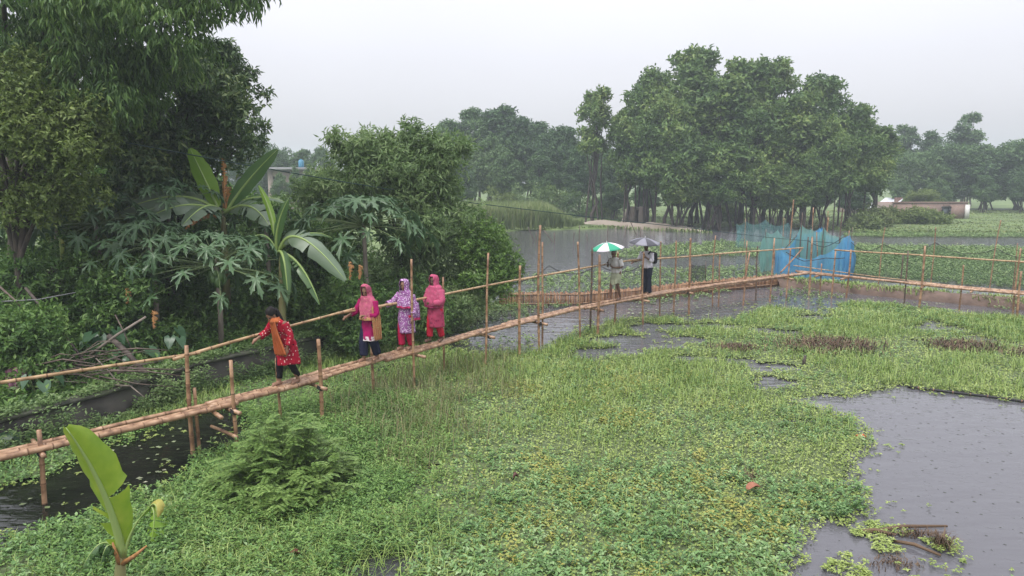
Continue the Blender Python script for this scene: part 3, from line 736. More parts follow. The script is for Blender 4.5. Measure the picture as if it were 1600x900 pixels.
# ------------------------------------------------------------------ banana plants
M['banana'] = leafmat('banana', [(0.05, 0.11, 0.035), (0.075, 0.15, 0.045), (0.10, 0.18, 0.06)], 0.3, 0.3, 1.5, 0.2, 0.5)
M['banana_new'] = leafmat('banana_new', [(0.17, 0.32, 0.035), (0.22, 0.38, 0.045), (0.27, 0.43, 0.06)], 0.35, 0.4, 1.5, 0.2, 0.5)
M['banana_yellow'] = leafmat('banana_yellow', [(0.20, 0.33, 0.03), (0.27, 0.40, 0.04), (0.36, 0.46, 0.06)], 0.35, 0.4, 5.0, 0.15, 0.5)  # yellow-green of the young leaf
M['banana_grey'] = leafmat('banana_grey', [(0.10, 0.16, 0.085), (0.145, 0.20, 0.125), (0.19, 0.25, 0.17)], 0.3, 0.25, 1.5, 0.2, 0.5)
M['banana_dead'] = noisemat('banana_dead', (0.16, 0.075, 0.03), (0.40, 0.20, 0.07), 9, 0.8, c3=(0.30, 0.15, 0.08))
M['banana_rib'] = plain('banana_rib', (0.26, 0.36, 0.11), 0.4)
M['pseudostem'] = noisemat('pseudostem', (0.10, 0.085, 0.04), (0.22, 0.22, 0.09), 6, 0.6, (1, 1, 0.2), c3=(0.20, 0.12, 0.06))
def bezier(p0, p1, p2, n):
    return [p0 * (1 - s) ** 2 + p1 * 2 * s * (1 - s) + p2 * s * s for s in [i / (n - 1) for i in range(n)]]
def banana_leaf(t, p0, p1, p2, width, mat, seed, tears=0.3, vee=0.25, stalk=0.15, facing=None, name='leaf'):
    "leaf along a curve from stem p0 over p1 to tip p2; facing = which way the upper side looks"
    rg = np.random.default_rng(seed); n = 17
    pts = bezier(Vector(p0), Vector(p1), Vector(p2), n); L = sum((pts[i + 1] - pts[i]).length for i in range(n - 1))
    i0 = max(1, int(n * stalk)); V, q = [], []
    fr = []
    for i in range(n):
        tg = (pts[min(i + 1, n - 1)] - pts[max(i - 1, 0)]).normalized()
        up = Vector(facing) if facing is not None else Vector((0, 0, 1))
        sd = tg.cross(up)
        sd = sd.normalized() if sd.length > 0.05 else tg.orthogonal().normalized()
        fr.append((tg, sd, sd.cross(tg)))
    def hw(s): return width * 0.5 * (max(0.0, math.sin(math.pi * min(1, max(0.0, s * 0.93 + 0.06)))) ** 0.55)
    for side in (-1, 1):
        i = i0
        while i < n - 1:
            j = n - 1
            for c_ in range(i + 1, n):
                if rg.uniform() < tears: j = c_; break
            vv = (vee if not isinstance(vee, tuple) else vee[0 if side < 0 else 1]) + rg.normal(0, 0.14 if tears > 0.15 else 0.03); bk = rg.normal(0, 0.10) if tears > 0.15 else 0
            b0 = len(V)
            for m in range(i, j + 1):
                s = (m - i0) / (n - 1 - i0); w = hw(s) * (1 + 0.05 * math.sin(m * 1.7 + seed)); tg, sd, nn = fr[m]
                shr = (0.012 if m == i and i > i0 else (-0.012 if m == j and j < n - 1 else 0)) * (1 if tears > 0.15 else 0)
                for a in (0, 0.35, 0.7, 1.0):
                    ang = vv * (0.3 + 0.9 * a) + 0.05 * math.sin(m * 2.3 + a * 2)
                    V.append(pts[m] + sd * side * w * a * math.cos(ang) - nn * (w * a * math.sin(ang)) + tg * (w * a * 0.25 + bk * a * w + shr * 3 * a))
            for m in range(j - i):
                for a in range(3):
                    k0 = b0 + m * 4 + a; e = (k0, k0 + 1, k0 + 5, k0 + 4)
                    q.append(e if side < 0 else e[::-1])
            i = j
    o = obj(name, mesh_np('banana_leaf', np.array([tuple(v) for v in V]), [q], True), mat, t)
    mb = MB(); mb.tube(pts, [0.030 * (1 - 0.9 * i / (n - 1)) * min(1.6, L) for i in range(n)], 6)
    obj('midrib', mb.mesh('midrib', True), M['banana_rib'] if mat is not M['banana_dead'] else mat, o)
    return o
def banana(name, label, base, topz, leaves, r=0.11):
    t = thing(name, label, 'banana plant', base)
    b = Vector(base); mb = MB(); tp = Vector((b.x + 0.05, b.y, topz))
    mb.tube([b - Vector((0, 0, .1)), b.lerp(tp, 0.3), b.lerp(tp, 0.7), tp, tp + Vector((0, 0, 0.2))], [r * 1.3, r, r * 0.8, r * 0.55, r * 0.2], 10)
    obj('pseudostem', mb.mesh('pseudostem', True), M['pseudostem'], t)
    for i, lf in enumerate(leaves):
        p0, p1, p2, w, mt = lf[:5]; kw = lf[5] if len(lf) > 5 else {}
        banana_leaf(t, p0, p1, p2, w, M[mt], 40 + i * 7, **kw)
    return t
T = lambda x, y, Y: pd(x, y, Y)
b1 = T(345, 330, 18.6)
CAMF = (0.0, -1.0, 0.35)
banana('banana_plant', 'banana plant with an upright bright leaf and dead brown leaves among the papayas', (b1.x, b1.y, 0.44), b1.z - 0.2, [
    (T(345, 335, 18.6), T(325, 290, 18.5), T(297, 232, 18.2), 0.50, 'banana_new', dict(tears=0.03, vee=0.2, facing=CAMF)),
    (T(352, 335, 18.6), T(375, 290, 18.5), T(434, 233, 18.4), 0.42, 'banana', dict(tears=0.06, vee=0.15, facing=(0.35, -0.9, 0.3))),
    (T(340, 330, 18.6), T(285, 280, 18.2), T(172, 338, 17.4), 0.70, 'banana_grey', dict(facing=(0.0, -0.75, 0.75), tears=0.3)),
    (T(342, 335, 18.6), T(300, 300, 17.8), T(222, 345, 17.2), 0.58, 'banana_grey', dict(facing=(0.0, -0.75, 0.75), tears=0.35)),
    (T(345, 335, 18.6), T(330, 300, 17.6), T(285, 352, 17.0), 0.53, 'banana_grey', dict(facing=(0.0, -0.75, 0.75), tears=0.25)),
    (T(338, 328, 18.7), T(285, 290, 19.0), T(238, 290, 19.3), 0.40, 'banana', dict(tears=0.2)),
    (T(350, 335, 18.6), T(390, 300, 18.0), T(420, 352, 17.5), 0.58, 'banana_grey', dict(facing=(0.0, -0.75, 0.75), tears=0.35)),
    (T(350, 330, 18.6), T(400, 292, 18.8), T(455, 320, 18.9), 0.42, 'banana', dict(tears=0.25)),
    (T(350, 325, 18.7), T(352, 260, 18.7), T(347, 248, 18.6), 0.16, 'banana_dead', dict(tears=0.5, facing=CAMF)),
    (T(352, 330, 18.6), T(362, 275, 18.5), T(352, 300, 18.3), 0.16, 'banana_dead', dict(tears=0.5)),
    (T(338, 340, 18.5), T(320, 325, 18.0), T(288, 358, 17.7), 0.22, 'banana_dead', dict(tears=0.5, vee=1.0))])
b2 = T(435, 390, 17.2)
banana('banana_plant', 'banana plant whose torn leaf arches down above the woman in magenta', (b2.x, b2.y, 0.44), b2.z - 0.25, [
    (T(432, 395, 17.2), T(428, 350, 17.0), T(450, 312, 16.9), 0.28, 'banana', dict(tears=0.05, vee=0.3, facing=(-0.3, -1, 0.2))),
    (T(436, 392, 17.2), T(455, 330, 17.0), T(540, 438, 16.4), 0.55, 'banana_grey', dict(facing=(0.0, -0.75, 0.75), tears=0.3)),
    (T(436, 395, 17.2), T(470, 395, 16.9), T(500, 476, 16.5), 0.30, 'banana', dict(tears=0.25, vee=0.5)),  # hangs in shadow: the shade is put in by the darker leaf colour
    (T(434, 395, 17.2), T(445, 380, 16.6), T(450, 470, 16.4), 0.28, 'banana', dict(tears=0.1, vee=0.5, facing=CAMF)),  # darker leaf colour stands in for shade here too
    (T(436, 390, 17.3), T(480, 350, 17.6), T(520, 372, 17.8), 0.36, 'banana', dict(tears=0.2)),
    (T(432, 392, 17.2), T(415, 350, 17.2), T(385, 378, 17.0), 0.34, 'banana', dict(tears=0.2)),
    (T(432, 388, 17.3), T(428, 330, 17.4), T(404, 290, 17.5), 0.18, 'banana_new', dict(tears=0.03, vee=0.3, facing=CAMF))], 0.09)
# sapling close to the camera
b3 = pd(190, 925, 7.2); bt = pd(190, 858, 7.2)
t = thing('banana_sapling', 'young banana plant with one big bright leaf close to the camera', 'banana plant', (b3.x, b3.y, 0.0))
mb = MB(); mb.tube([(b3.x, b3.y, -0.1), (b3.x, b3.y, 0.35), tuple(bt), tuple(bt + Vector((0.01, 0, 0.1)))], [0.075, 0.06, 0.042, 0.02], 10)
obj('pseudostem', mb.mesh('pseudostem', True), M['pseudostem'], t)
banana_leaf(t, pd(192, 868, 7.2), pd(172, 762, 7.1), pd(103, 668, 6.8), 0.50, M['banana_yellow'], 3, tears=0.17, vee=(0.12, 0.9), stalk=0.10, facing=(-0.25, -1, 0.45))
banana_leaf(t, pd(194, 868, 7.2), pd(205, 815, 7.2), pd(240, 788, 7.15), 0.07, M['banana_new'], 4, tears=0.0, vee=0.9, stalk=0.6, facing=CAMF)
banana_leaf(t, pd(236, 790, 7.15), pd(246, 800, 7.05), pd(236, 846, 7.0), 0.26, M['banana_new'], 5, tears=0.4, vee=0.7, stalk=0.05, facing=CAMF)
o = banana_leaf(t, pd(234, 792, 7.14), pd(245, 778, 7.05), pd(246, 808, 7.0), 0.17, M['leaf_yellow'], 6, tears=0.0, vee=0.9, stalk=0.05, facing=CAMF)
banana_leaf(t, pd(186, 866, 7.2), pd(160, 822, 7.2), pd(130, 885, 7.0), 0.26, M['banana'], 8, tears=0.5, vee=1.1, stalk=0.1)
banana_leaf(t, pd(190, 872, 7.2), pd(168, 828, 7.1), pd(158, 878, 7.0), 0.2, M['banana'], 9, tears=0.5, vee=1.1, stalk=0.1)
for (xa, ya), (xb, yb) in (((192, 880), (229, 853)), ((188, 882), (176, 848))):
    mb = MB(); mb.tube([tuple(pd(xa, ya, 7.18)), tuple(pd((xa + xb) / 2, (ya + yb) / 2 + 2, 7.15)), tuple(pd(xb, yb, 7.1))], [0.03, 0.022, 0.008], 7)
    obj('dried_sheath', mb.mesh('dried_sheath', True), M['banana_dead'], t)

# ------------------------------------------------------------------ papaya trees
M['papaya'] = leafmat('papaya', [(0.051, 0.114, 0.045), (0.085, 0.162, 0.068), (0.128, 0.209, 0.098)], 0.35, 0.25, 1.2, 0.3, 0.5)
M['papaya_fruit'] = noisemat('papaya_fruit', (0.05, 0.10, 0.035), (0.09, 0.16, 0.05), 4, 0.4)
M['petiole'] = plain('petiole', (0.16, 0.22, 0.09), 0.5)
def papaya_leaf_mesh(sd_=0):
    rq = random.Random(sd_); V, tri = [(0, 0, 0)], []; lobes = 7
    for i in range(lobes):
        a = math.radians(-135 + 270 * i / (lobes - 1) + rq.uniform(-7, 7)); R = (1.0 - 0.38 * abs(i - 3) / 3) * rq.uniform(0.85, 1.1); dr = rq.uniform(0.15, 0.5)
        for da, rr in ((-17, 0.34), (-11, 0.62), (-13, 0.74), (-5, 0.80), (0, 1.0), (5, 0.80), (13, 0.74), (11, 0.62), (17, 0.34)):
            b = a + math.radians(da); r = rr * R
            V.append((r * math.cos(b), r * math.sin(b), -dr * r * r + (0.07 * r if abs(da) > 3 else -0.02)))
    m = len(V) - 1
    for i in range(1, m): tri.append((0, i, i + 1))
    return mesh_np('papaya_leaf', V, [tri])
PLS = [papaya_leaf_mesh(q_) for q_ in range(3)]
for q_ in PLS: q_.materials.append(M['papaya'])
mb = MB(); mb.tube([(0, 0, 0), (-0.7, 0, 0.10), (-1.4, 0, 0.0)], [0.022, 0.028, 0.036], 5); PP_ = mb.mesh('petiole'); PP_.materials.append(M['petiole'])
mb = MB(); mb.ball((0, 0, 0), (0.075, 0.075, 0.12), 10, 7); PF = mb.mesh('papaya_fruit', True); PF.materials.append(M['papaya_fruit'])
def papaya(label, top, n, size, seed, fruits=0, reach=0.62):
    rg = random.Random(seed); top = Vector(top)
    t = thing('papaya_tree', label, 'papaya tree', (top.x, top.y, 0.42))
    mb = MB(); mb.tube([(0, 0, -0.1), (0.03, 0, (top.z - .42) * 0.5), (0, 0, top.z - 0.42), (0, 0, top.z - 0.25)], [0.075, 0.06, 0.05, 0.02], 8)
    obj('trunk', mb.mesh('trunk', True), M['bark_pale'], t, False)
    for i in range(n):
        a = i * 2.4 + rg.uniform(-0.3, 0.3); f = i / n; el = 1.25 - 1.75 * f + rg.uniform(-0.15, 0.15)
        R = reach * (0.55 + 0.6 * f) * rg.uniform(0.85, 1.15); s = size * rg.uniform(0.55, 1.05)
        o = bpy.data.objects.new('leaf', PLS[i % 3]); C.objects.link(o); o.parent = t
        o.location = (math.cos(a) * R * math.cos(el) * 1.3, math.sin(a) * R * math.cos(el) * 1.3, top.z - 0.42 + R * math.sin(el) + 0.05)
        o.rotation_euler = (rg.uniform(-0.4, 0.4), 0.25 + 0.6 * f + rg.uniform(-0.3, 0.35), a); o.scale = (s, s * rg.uniform(0.8, 1.05), s * rg.uniform(0.7, 1.9))
        p = bpy.data.objects.new('petiole', PP_); C.objects.link(p); p.parent = o
        # petiole from blade back to the crown of the stem, in leaf space
        Rm = Matrix.LocRotScale(o.location, o.rotation_euler.to_quaternion(), o.scale)
        tgt = Rm.inverted() @ Vector((0, 0, top.z - 0.42)); p.rotation_mode = 'QUATERNION'
        p.rotation_quaternion = Vector((-1, 0, 0)).rotation_difference(tgt); k = tgt.length / 1.4; p.scale = (k, 0.8, 0.8)
    for i in range(fruits):
        a = i * 2.4; z = top.z - 0.42 - 0.12 - 0.30 * i / max(1, fruits)
        o = bpy.data.objects.new('fruit', PF); C.objects.link(o); o.parent = t; k = rg.uniform(0.75, 1.15)
        o.location = (math.cos(a) * 0.12, math.sin(a) * 0.12, z); o.scale = (k, k, k)
    return t
papaya('papaya tree with a cluster of green fruit behind the woman in red', T(338, 415, 16.6), 64, 0.46, 1, 12, 1.15)
papaya('papaya tree with broad grey green leaves in front of the narrow leaf tree', T(568, 352, 19.0), 60, 0.56, 2, 0, 1.15)
papaya('papaya plant in the gloom beside the pale forked tree', T(150, 350, 17.2), 40, 0.48, 3, 0, 1.05)
papaya('papaya plant under the drooping banana leaves above the yellow dead leaf', T(235, 385, 16.6), 38, 0.44, 4, 3, 0.9)
papaya('papaya plant deep in shade directly under the pale forked tree', T(85, 335, 17.6), 34, 0.48, 7, 0, 1.0)
papaya('tall papaya plant whose leaves reach up to the mango crown', T(262, 320, 18.2), 34, 0.44, 8, 0, 0.9)
papaya('small papaya plant between the two banana plants', T(415, 350, 18.8), 30, 0.38, 5, 0, 0.7)

# ------------------------------------------------------------------ taro clumps with heart shaped leaves
def taro_mesh():
    o_ = [(-0.32, 0.20), (-0.05, 0.42), (0.35, 0.36), (0.72, 0.17), (1.0, 0.0), (0.72, -0.17), (0.35, -0.36), (-0.05, -0.42), (-0.32, -0.20), (0.0, 0.0)]
    V = [(0.25, 0, 0.03)] + [(x, y, 0.10 * abs(y) * 2 - 0.25 * x * x) for x, y in o_]
    return mesh_np('taro_leaf', V, [[(0, i, i + 1) for i in range(1, 10)] + [(0, 10, 1)]])
TM = taro_mesh(); M['taro'] = leafmat('taro', [(0.035, 0.085, 0.04), (0.055, 0.12, 0.055), (0.085, 0.155, 0.075)], 0.3, 0.25, 1.0, 0.3, 0.5); TM.materials.append(M['taro'])
mb = MB(); mb.tube([(0, 0, 0), (0.02, 0, -0.5), (0, 0, -1)], [0.02, 0.022, 0.028], 5); TS = mb.mesh('taro_stalk'); TS.materials.append(M['stem_green'])
for i, (x, y, Y, n, s, lab) in enumerate([(105, 545, 14.4, 9, 0.42, 'taro clump with big heart leaves behind the brushwood pile'), (165, 520, 15.2, 8, 0.40, 'taro clump at the crossing of the leaning poles'),
                                       (215, 545, 15.0, 8, 0.34, 'taro clump above the wall near the brushwood end'), (65, 590, 12.8, 6, 0.26, 'small taro clump just above the wall under the handrail'),
                                       (15, 690, 11.6, 7, 0.24, 'taro clump in the ditch at the picture edge'), (270, 520, 15.6, 7, 0.30, 'taro clump in shade below the fruiting papaya')]):
    c0 = pd(x, y, Y); rg = random.Random(i + 50); g0 = 0.42 if i != 4 else 0.02
    t = thing('taro_plant', lab, 'taro plant', (c0.x, c0.y, g0), 0, 'taro clumps on the bank')
    for q in range(n):
        a = q * 2.4 + rg.uniform(-.3, .3); h = max(0.25, c0.z - g0) * rg.uniform(0.5, 1.0) + 0.1; r = rg.uniform(0.1, 0.42)
        o = bpy.data.objects.new('leaf', TM); C.objects.link(o); o.parent = t; k = s * rg.uniform(0.75, 1.2)
        o.location = (math.cos(a) * r, math.sin(a) * r, h); o.rotation_euler = (0, rg.uniform(0.35, 0.9), a); o.scale = (k, k, k)
        st = bpy.data.objects.new('stalk', TS); C.objects.link(st); st.parent = o
        Rm = Matrix.LocRotScale(o.location, o.rotation_euler.to_quaternion(), o.scale); tgt = Rm.inverted() @ Vector((math.cos(a) * 0.05, math.sin(a) * 0.05, 0))
        st.rotation_mode = 'QUATERNION'; st.rotation_quaternion = Vector((0, 0, -1)).rotation_difference(tgt); st.scale = (1, 1, tgt.length)

# ------------------------------------------------------------------ far trees: a few kinds, then copies with their own place and size
def proto(kind, seed):
    rg = np.random.default_rng(seed); H = 12.0
    if kind == 'broad': ells = [((0, 0, 8.2), (2.9, 2.6, 3.0), 1.2), ((1.2, 0.4, 5.2), (2.5, 2.2, 2.0), 0.8), ((-1.3, -0.3, 5.8), (2.3, 2.0, 2.2), 0.8), ((0.2, 0, 10.6), (1.6, 1.5, 1.3), 0.5)]
    elif kind == 'slim': ells = [((0, 0, 8.6), (1.7, 1.6, 2.8), 1.0), ((0.5, 0.1, 5.4), (1.9, 1.7, 1.9), 0.7), ((-0.4, 0, 11.0), (0.9, 0.9, 0.9), 0.25)]
    elif kind == 'bushy': ells = [((0, 0, 7.2), (3.0, 2.6, 3.6), 1.4), ((0.8, -0.6, 5.0), (2.7, 2.3, 1.8), 0.9), ((-1.4, -0.4, 5.2), (2.2, 2.0, 1.8), 0.7), ((-0.6, 0, 10.4), (1.8, 1.6, 1.4), 0.5)]
    elif kind == 'dome': ells = [((0, 0, 7.6), (4.6, 3.4, 2.4), 1.4), ((2.2, -0.3, 5.6), (3.0, 2.6, 2.2), 0.8), ((-2.4, 0, 5.4), (3.0, 2.6, 2.2), 0.8), ((0, -0.6, 3.4), (4.0, 2.6, 2.0), 0.8)]
    else: ells = [((0, 0, 9.2), (1.8, 1.6, 1.7), 0.8), ((-1.3, 0.2, 7.0), (1.3, 1.2, 1.0), 0.4), ((1.4, -0.2, 7.4), (1.2, 1.1, 1.1), 0.4), ((0.4, 0, 11.0), (1.1, 1.0, 0.9), 0.3)]
    V, Fc, cc = crown(ells, dict(broad=3300, slim=2200, bushy=4000, dome=3900, sparse=900)[kind], 6, 0.36, 0.16, seed, clumps=26 if kind != 'sparse' else 9, csize=(0.15, 0.36), tw=0.45, hang=0.12, flat=0.75)
    mbt = limbs((0, 0, -0.3), (0.2, 0, 5.2), cc, 0.17, rg, 12)
    for q_ in range(4):                                              # thinner stems from the same root
        a_ = rg.uniform(0, 6.28); ex = Vector(cc[rg.integers(0, len(cc))]); st_ = Vector((math.cos(a_) * 0.9, math.sin(a_) * 0.9, -0.3)); m_ = st_.lerp(Vector((ex.x * 0.5, ex.y * 0.5, ex.z)), 0.55)
        mbt.tube([st_, m_ + Vector((rg.uniform(-.2, .2), 0, 0)), ex], [0.09, 0.07, 0.03], 6, cap=False)
    tr = mbt.mesh('trunk', True); tr.materials.append(M['bark'])
    cm_ = mesh_np('crown', V, Fc); cm_.materials.append(M['leaf_grove'])
    return tr, cm_, float(np.percentile(V[:, 2], 99.6))
PRO = {k: [proto(k, 500 + 10 * i + j) for j in range(2)] for i, k in enumerate(('broad', 'slim', 'bushy', 'dome', 'sparse'))}
def far_tree(kind, v, x, ytop, Y, wscale, label, group, mat, ybase=None, lift=0.0):
    tr, cr, H0 = PRO[kind][v]
    top = pd(x, ytop, Y); g0 = 0.15
    t = thing('tree', label, 'tree', (top.x, Y, g0), (x * 7.3 + v) % 6.28, group)
    s = (top.z - g0) / H0; t.scale = (s * wscale * 1.25, s * wscale * 1.25, s)
    for nm, me in (('trunk', tr), ('crown', cr)):
        o = bpy.data.objects.new(nm, me); C.objects.link(o); o.parent = t
    o.material_slots[0].link = 'OBJECT'; o.material_slots[0].material = M[mat]
    return t
ORD = ['first', 'second', 'third', 'fourth', 'fifth', 'sixth', 'seventh', 'eighth', 'ninth', 'tenth', 'eleventh', 'twelfth', 'thirteenth', 'fourteenth', 'fifteenth', 'sixteenth', 'seventeenth', 'eighteenth', 'nineteenth', 'twentieth']
grove = [ (931, 137, 67, 'sparse', .8), (984, 172, 66, 'slim', .9), (1016, 112, 66, 'broad', .75), (1045, 150, 62, 'bushy', .85), (1088, 80, 66, 'broad', .85), (1130, 120, 63, 'slim', 1.1),
         (1165, 100, 66, 'bushy', .8), (1185, 175, 61, 'broad', .85), (1205, 96, 65, 'broad', .8), (1245, 150, 63, 'slim', 1.1), (1280, 122, 65, 'broad', .85), (1300, 190, 61, 'bushy', .75), (1335, 165, 63, 'broad', .8), (1375, 200, 65, 'slim', 1.1), (1265, 235, 60, 'bushy', .8), (1060, 240, 61, 'bushy', 1.0), (1120, 225, 61, 'bushy', 1.0), (1215, 255, 60.5, 'bushy', 1.0)]
for i, (x, y, Y, kd, w) in enumerate(sorted(grove)):
    far_tree(kd, i % 2, x, y, Y, w * 0.98, f'{ORD[i]} tree of the tall green grove behind the nets, counted from the concrete gateway', 'tall grove on the far shore', 'leaf_grove')
shade = [(960, 288, 73, 'bushy', 1.05), (1010, 283, 75, 'bushy', 1.08), (1065, 286, 76, 'bushy', 1.08), (1120, 280, 75, 'bushy', 1.08), (1175, 283, 76, 'bushy', 1.08), (1230, 280, 75, 'bushy', 1.08), (1285, 283, 76, 'bushy', 1.08), (1335, 288, 74, 'bushy', 1.08)]
for i, (x, y, Y, kd, w) in enumerate(shade):
    far_tree(kd, i % 2, x, y, Y, w * 1.2, f'{ORD[i]} low dark tree filling the gap behind the grove trunks, counted from the concrete gateway', 'low trees behind the grove', 'leaf_far')
mid = [(690, 202, 84, 'broad', .8), (708, 190, 90, 'slim', 1.1), (742, 172, 88, 'broad', .8), (778, 168, 90, 'slim', 1.2), (806, 184, 88, 'broad', .9), (835, 192, 92, 'slim', 1.2), (858, 206, 86, 'bushy', .9), (720, 250, 78, 'bushy', .8), (790, 240, 80, 'bushy', .9), (845, 245, 80, 'bushy', .9), (880, 200, 86, 'broad', .9), (905, 235, 80, 'bushy', .9), (925, 212, 88, 'broad', .9), (955, 235, 82, 'bushy', .9), (765, 215, 82, 'bushy', .9)]
for i, (x, y, Y, kd, w) in enumerate(sorted(mid)):
    far_tree(kd, (i + 1) % 2, x, y, Y, w * 0.95, f'{ORD[i]} hazy tree behind the reed bed, counted from the narrow leaf tree', 'hazy trees behind the reeds', 'leaf_far')
east = [(1405, 235, 95, 'broad', 1.0), (1420, 196, 104, 'sparse', .9), (1440, 240, 92, 'dome', 1.0), (1462, 205, 104, 'sparse', .9), (1490, 228, 94, 'dome', 1.1), (1515, 178, 104, 'sparse', 1.0), (1548, 228, 93, 'dome', 1.1), (1595, 222, 92, 'dome', 1.1), (1640, 230, 92, 'dome', 1.1), (1470, 280, 86, 'bushy', .95), (1540, 275, 86, 'bushy', 1.0), (1600, 270, 86, 'bushy', 1.0), (1410, 280, 88, 'bushy', 1.0)]
for i, (x, y, Y, kd, w) in enumerate(sorted(east)):
    far_tree(kd, i % 2, x, y, Y, w, f'{ORD[i]} hazy tree behind the brick house, counted from the tall grove', 'hazy trees behind the brick house', 'leaf_far')
west = [(375, 240, 95, 'broad', .9), (412, 226, 100, 'dome', .8), (440, 238, 98, 'broad', .9), (470, 235, 96, 'slim', 1.0), (500, 232, 94, 'broad', .8), (438, 272, 78, 'bushy', .8), (486, 266, 78, 'bushy', .9), (462, 262, 80, 'bushy', .5), (395, 285, 76, 'bushy', .9)]
for i, (x, y, Y, kd, w) in enumerate(sorted(west)):
    far_tree(kd, i % 2, x, y, Y, w, f'{ORD[i]} hazy tree around the far flat roofed house, counted from the mango tree', 'hazy trees by the flat roofed house', 'leaf_far')
far_tree('dome', 0, 1443, 296, 80, 0.95, 'small round light green tree peeping over the brick house roof', None, 'leaf_light')
for i, (x, y, Y, w, mt, lab) in enumerate([(1365, 322, 62, .9, 'leaf_meadow', 'yellow green bush where the grove meets the grass'), (1400, 326, 66, 1.0, 'leaf_light', 'grey green bush in front of the brick wall'),
                                        (1435, 325, 66, 1.0, 'leaf_light', 'rounded bush half hiding the brick house'), (1460, 334, 66, .8, 'leaf_light', 'low bush under the brick house window'),
                                        (1345, 335, 60, .8, 'leaf_meadow', 'low yellow green bush by the net poles'), (780, 296, 76, 1.1, 'leaf_light', 'bush rising behind the reed bed'), (822, 285, 77, 1.3, 'leaf_narrow', 'second bush behind the reed bed nearer the gateway'), (862, 290, 77, 1.3, 'leaf_grove', 'dark bush behind the thin end of the reed bed'), (905, 300, 76, 1.3, 'leaf_grove', 'dark bush just beyond the reed bed end'), (945, 305, 76, 1.3, 'leaf_grove', 'dark bush on the shore beside the concrete gateway'), (1130, 320, 70, 1.0, 'leaf_light', 'bush between the grove trunks')]):
    top = pd(x, y, Y); s = max(1.0, top.z)
    tree('bush', lab, 'bush', (top.x, Y, 0.15), (top.x, Y, s * 0.5), [((top.x, Y, s * 0.5), (1.5 * w, 1.2, s * 0.5), 1), ((top.x + 0.8, Y, s * 0.4), (1.2 * w, 1.0, s * 0.42), .7)], 700, 6, 0.2, 0.09, M[mt], 800 + i, 0.06,
         group='bushes on the far shore', clumps=12, csize=(0.3, 0.5), tw=0.3, nl=6, trunk_name='stem')

# ------------------------------------------------------------------ bamboo footbridge
ZD = 0.82
PATH_PX = [(-160, 746), (0, 703), (345, 632), (490, 594), (570, 570), (640, 548), (745, 520), (835, 499), (910, 481), (1040, 456), (1160, 439), (1225, 431), (1262, 427)]
PATH = [px(x, y, ZD) for x, y in PATH_PX]
PATH2_PX = [(1235, 423), (1330, 433), (1440, 444), (1600, 458), (1760, 472)]
PATH2 = [px(x, y, ZD) for x, y in PATH2_PX]
def on_path(x, path):
    "place and direction on the walkway at photo column x"
    best = None
    for i in range(len(path) - 1):
        xa, xb = proj(path[i])[0], proj(path[i + 1])[0]
        if (xa <= x <= xb) or i == len(path) - 2 or x < xa:
            lo, hi = 0.0, 1.0
            for _ in range(24):
                m = (lo + hi) / 2
                if proj(path[i].lerp(path[i + 1], m))[0] < x: lo = m
                else: hi = m
            d = (path[i + 1] - path[i]); d.z = 0; d.normalize()
            return path[i].lerp(path[i + 1], lo), d, Vector((-d.y, d.x, 0))      # third points to the far side
    return best
def z_for(P, y):
    "height above P at which the photo row y is reached"
    lo, hi = -2.0, 8.0
    for _ in range(30):
        m = (lo + hi) / 2
        if proj((P.x, P.y, m))[1] > y: lo = m
        else: hi = m
    return lo
def bamboo(A, B, r, seed, taper=0.85, n=8, gap=0.30, sag=0.0):
    rg = random.Random(seed); A, B = Vector(A), Vector(B); L = (B - A).length
    knots = []; pts, rad = [A], [r]; s = rg.uniform(0.08, gap)
    side = Vector((rg.uniform(-1, 1), rg.uniform(-1, 1), rg.uniform(-0.5, 0.5))) * 0.011 * L; sid2 = Vector((rg.uniform(-1, 1), rg.uniform(-1, 1), rg.uniform(-0.4, 0.4))) * 0.005 * L
    def at(q): return A.lerp(B, q) + side * math.sin(math.pi * q) + sid2 * math.sin(2 * math.pi * q) - Vector((0, 0, sag * math.sin(math.pi * q)))
    while s < L - 0.06:
        rr = r * (1 - (1 - taper) * s / L)
        for o_, k in ((-0.022, 0.97), (0, 1.15), (0.022, 0.98)):
            pts.append(at((s + o_) / L)); rad.append(rr * k)
        knots.append(len(pts) - 2)
        s += gap * rg.uniform(0.8, 1.2)
    pts.append(B); rad.append(r * taper)
    mb = MB(); mb.tube(pts, rad, n); mb.knots = [(k * n, k * n + n) for k in knots]
    return mb
bridge = thing('bamboo_footbridge', 'long bamboo footbridge with single handrail that the people walk across', 'footbridge', tuple(px(0, 703, 0)))
bridge2 = thing('bamboo_footbridge', 'bamboo walkway branching off at the corner beside the blue net', 'footbridge', tuple(px(1440, 444, 0)))
_ps = [0]
def pole(name, A, B, r, mat, parent, **kw):
    _ps[0] += 1
    mb = bamboo(A, B, r, _ps[0], **kw); me = mb.mesh(name, True); me.materials.append(M[mat]); me.materials.append(M['bamboo_knot'])
    for a_, b_ in mb.knots:
        for f_ in range(a_, b_): me.polygons[f_].material_index = 1
    return obj(name, me, None, parent)
def deck_run(path, x0, x1, offs, parent, r=0.047, dz=0.0):
    offs = [o_ * 1.12 for o_ in offs]
    for i, o_ in enumerate(offs):
        rg = random.Random(int(x0) * 3 + i)
        a, da, na = on_path(x0 + rg.uniform(-14, 10), path); b, db, nb = on_path(x1 + rg.uniform(-8, 16), path)
        # the run follows the bends of the walkway: straight poles between knots
        pole('deck_pole', a + na * o_ + Vector((0, 0, dz + rg.uniform(-.012, .012))), b + nb * (o_ + rg.uniform(-.03, .03)) + Vector((0, 0, dz + rg.uniform(-.012, .012))), r * rg.uniform(0.78, 1.12), 'bamboo_deck', parent, taper=0.9)
deck_run(PATH, -160, 352, (-0.125, -0.005, 0.115), bridge)
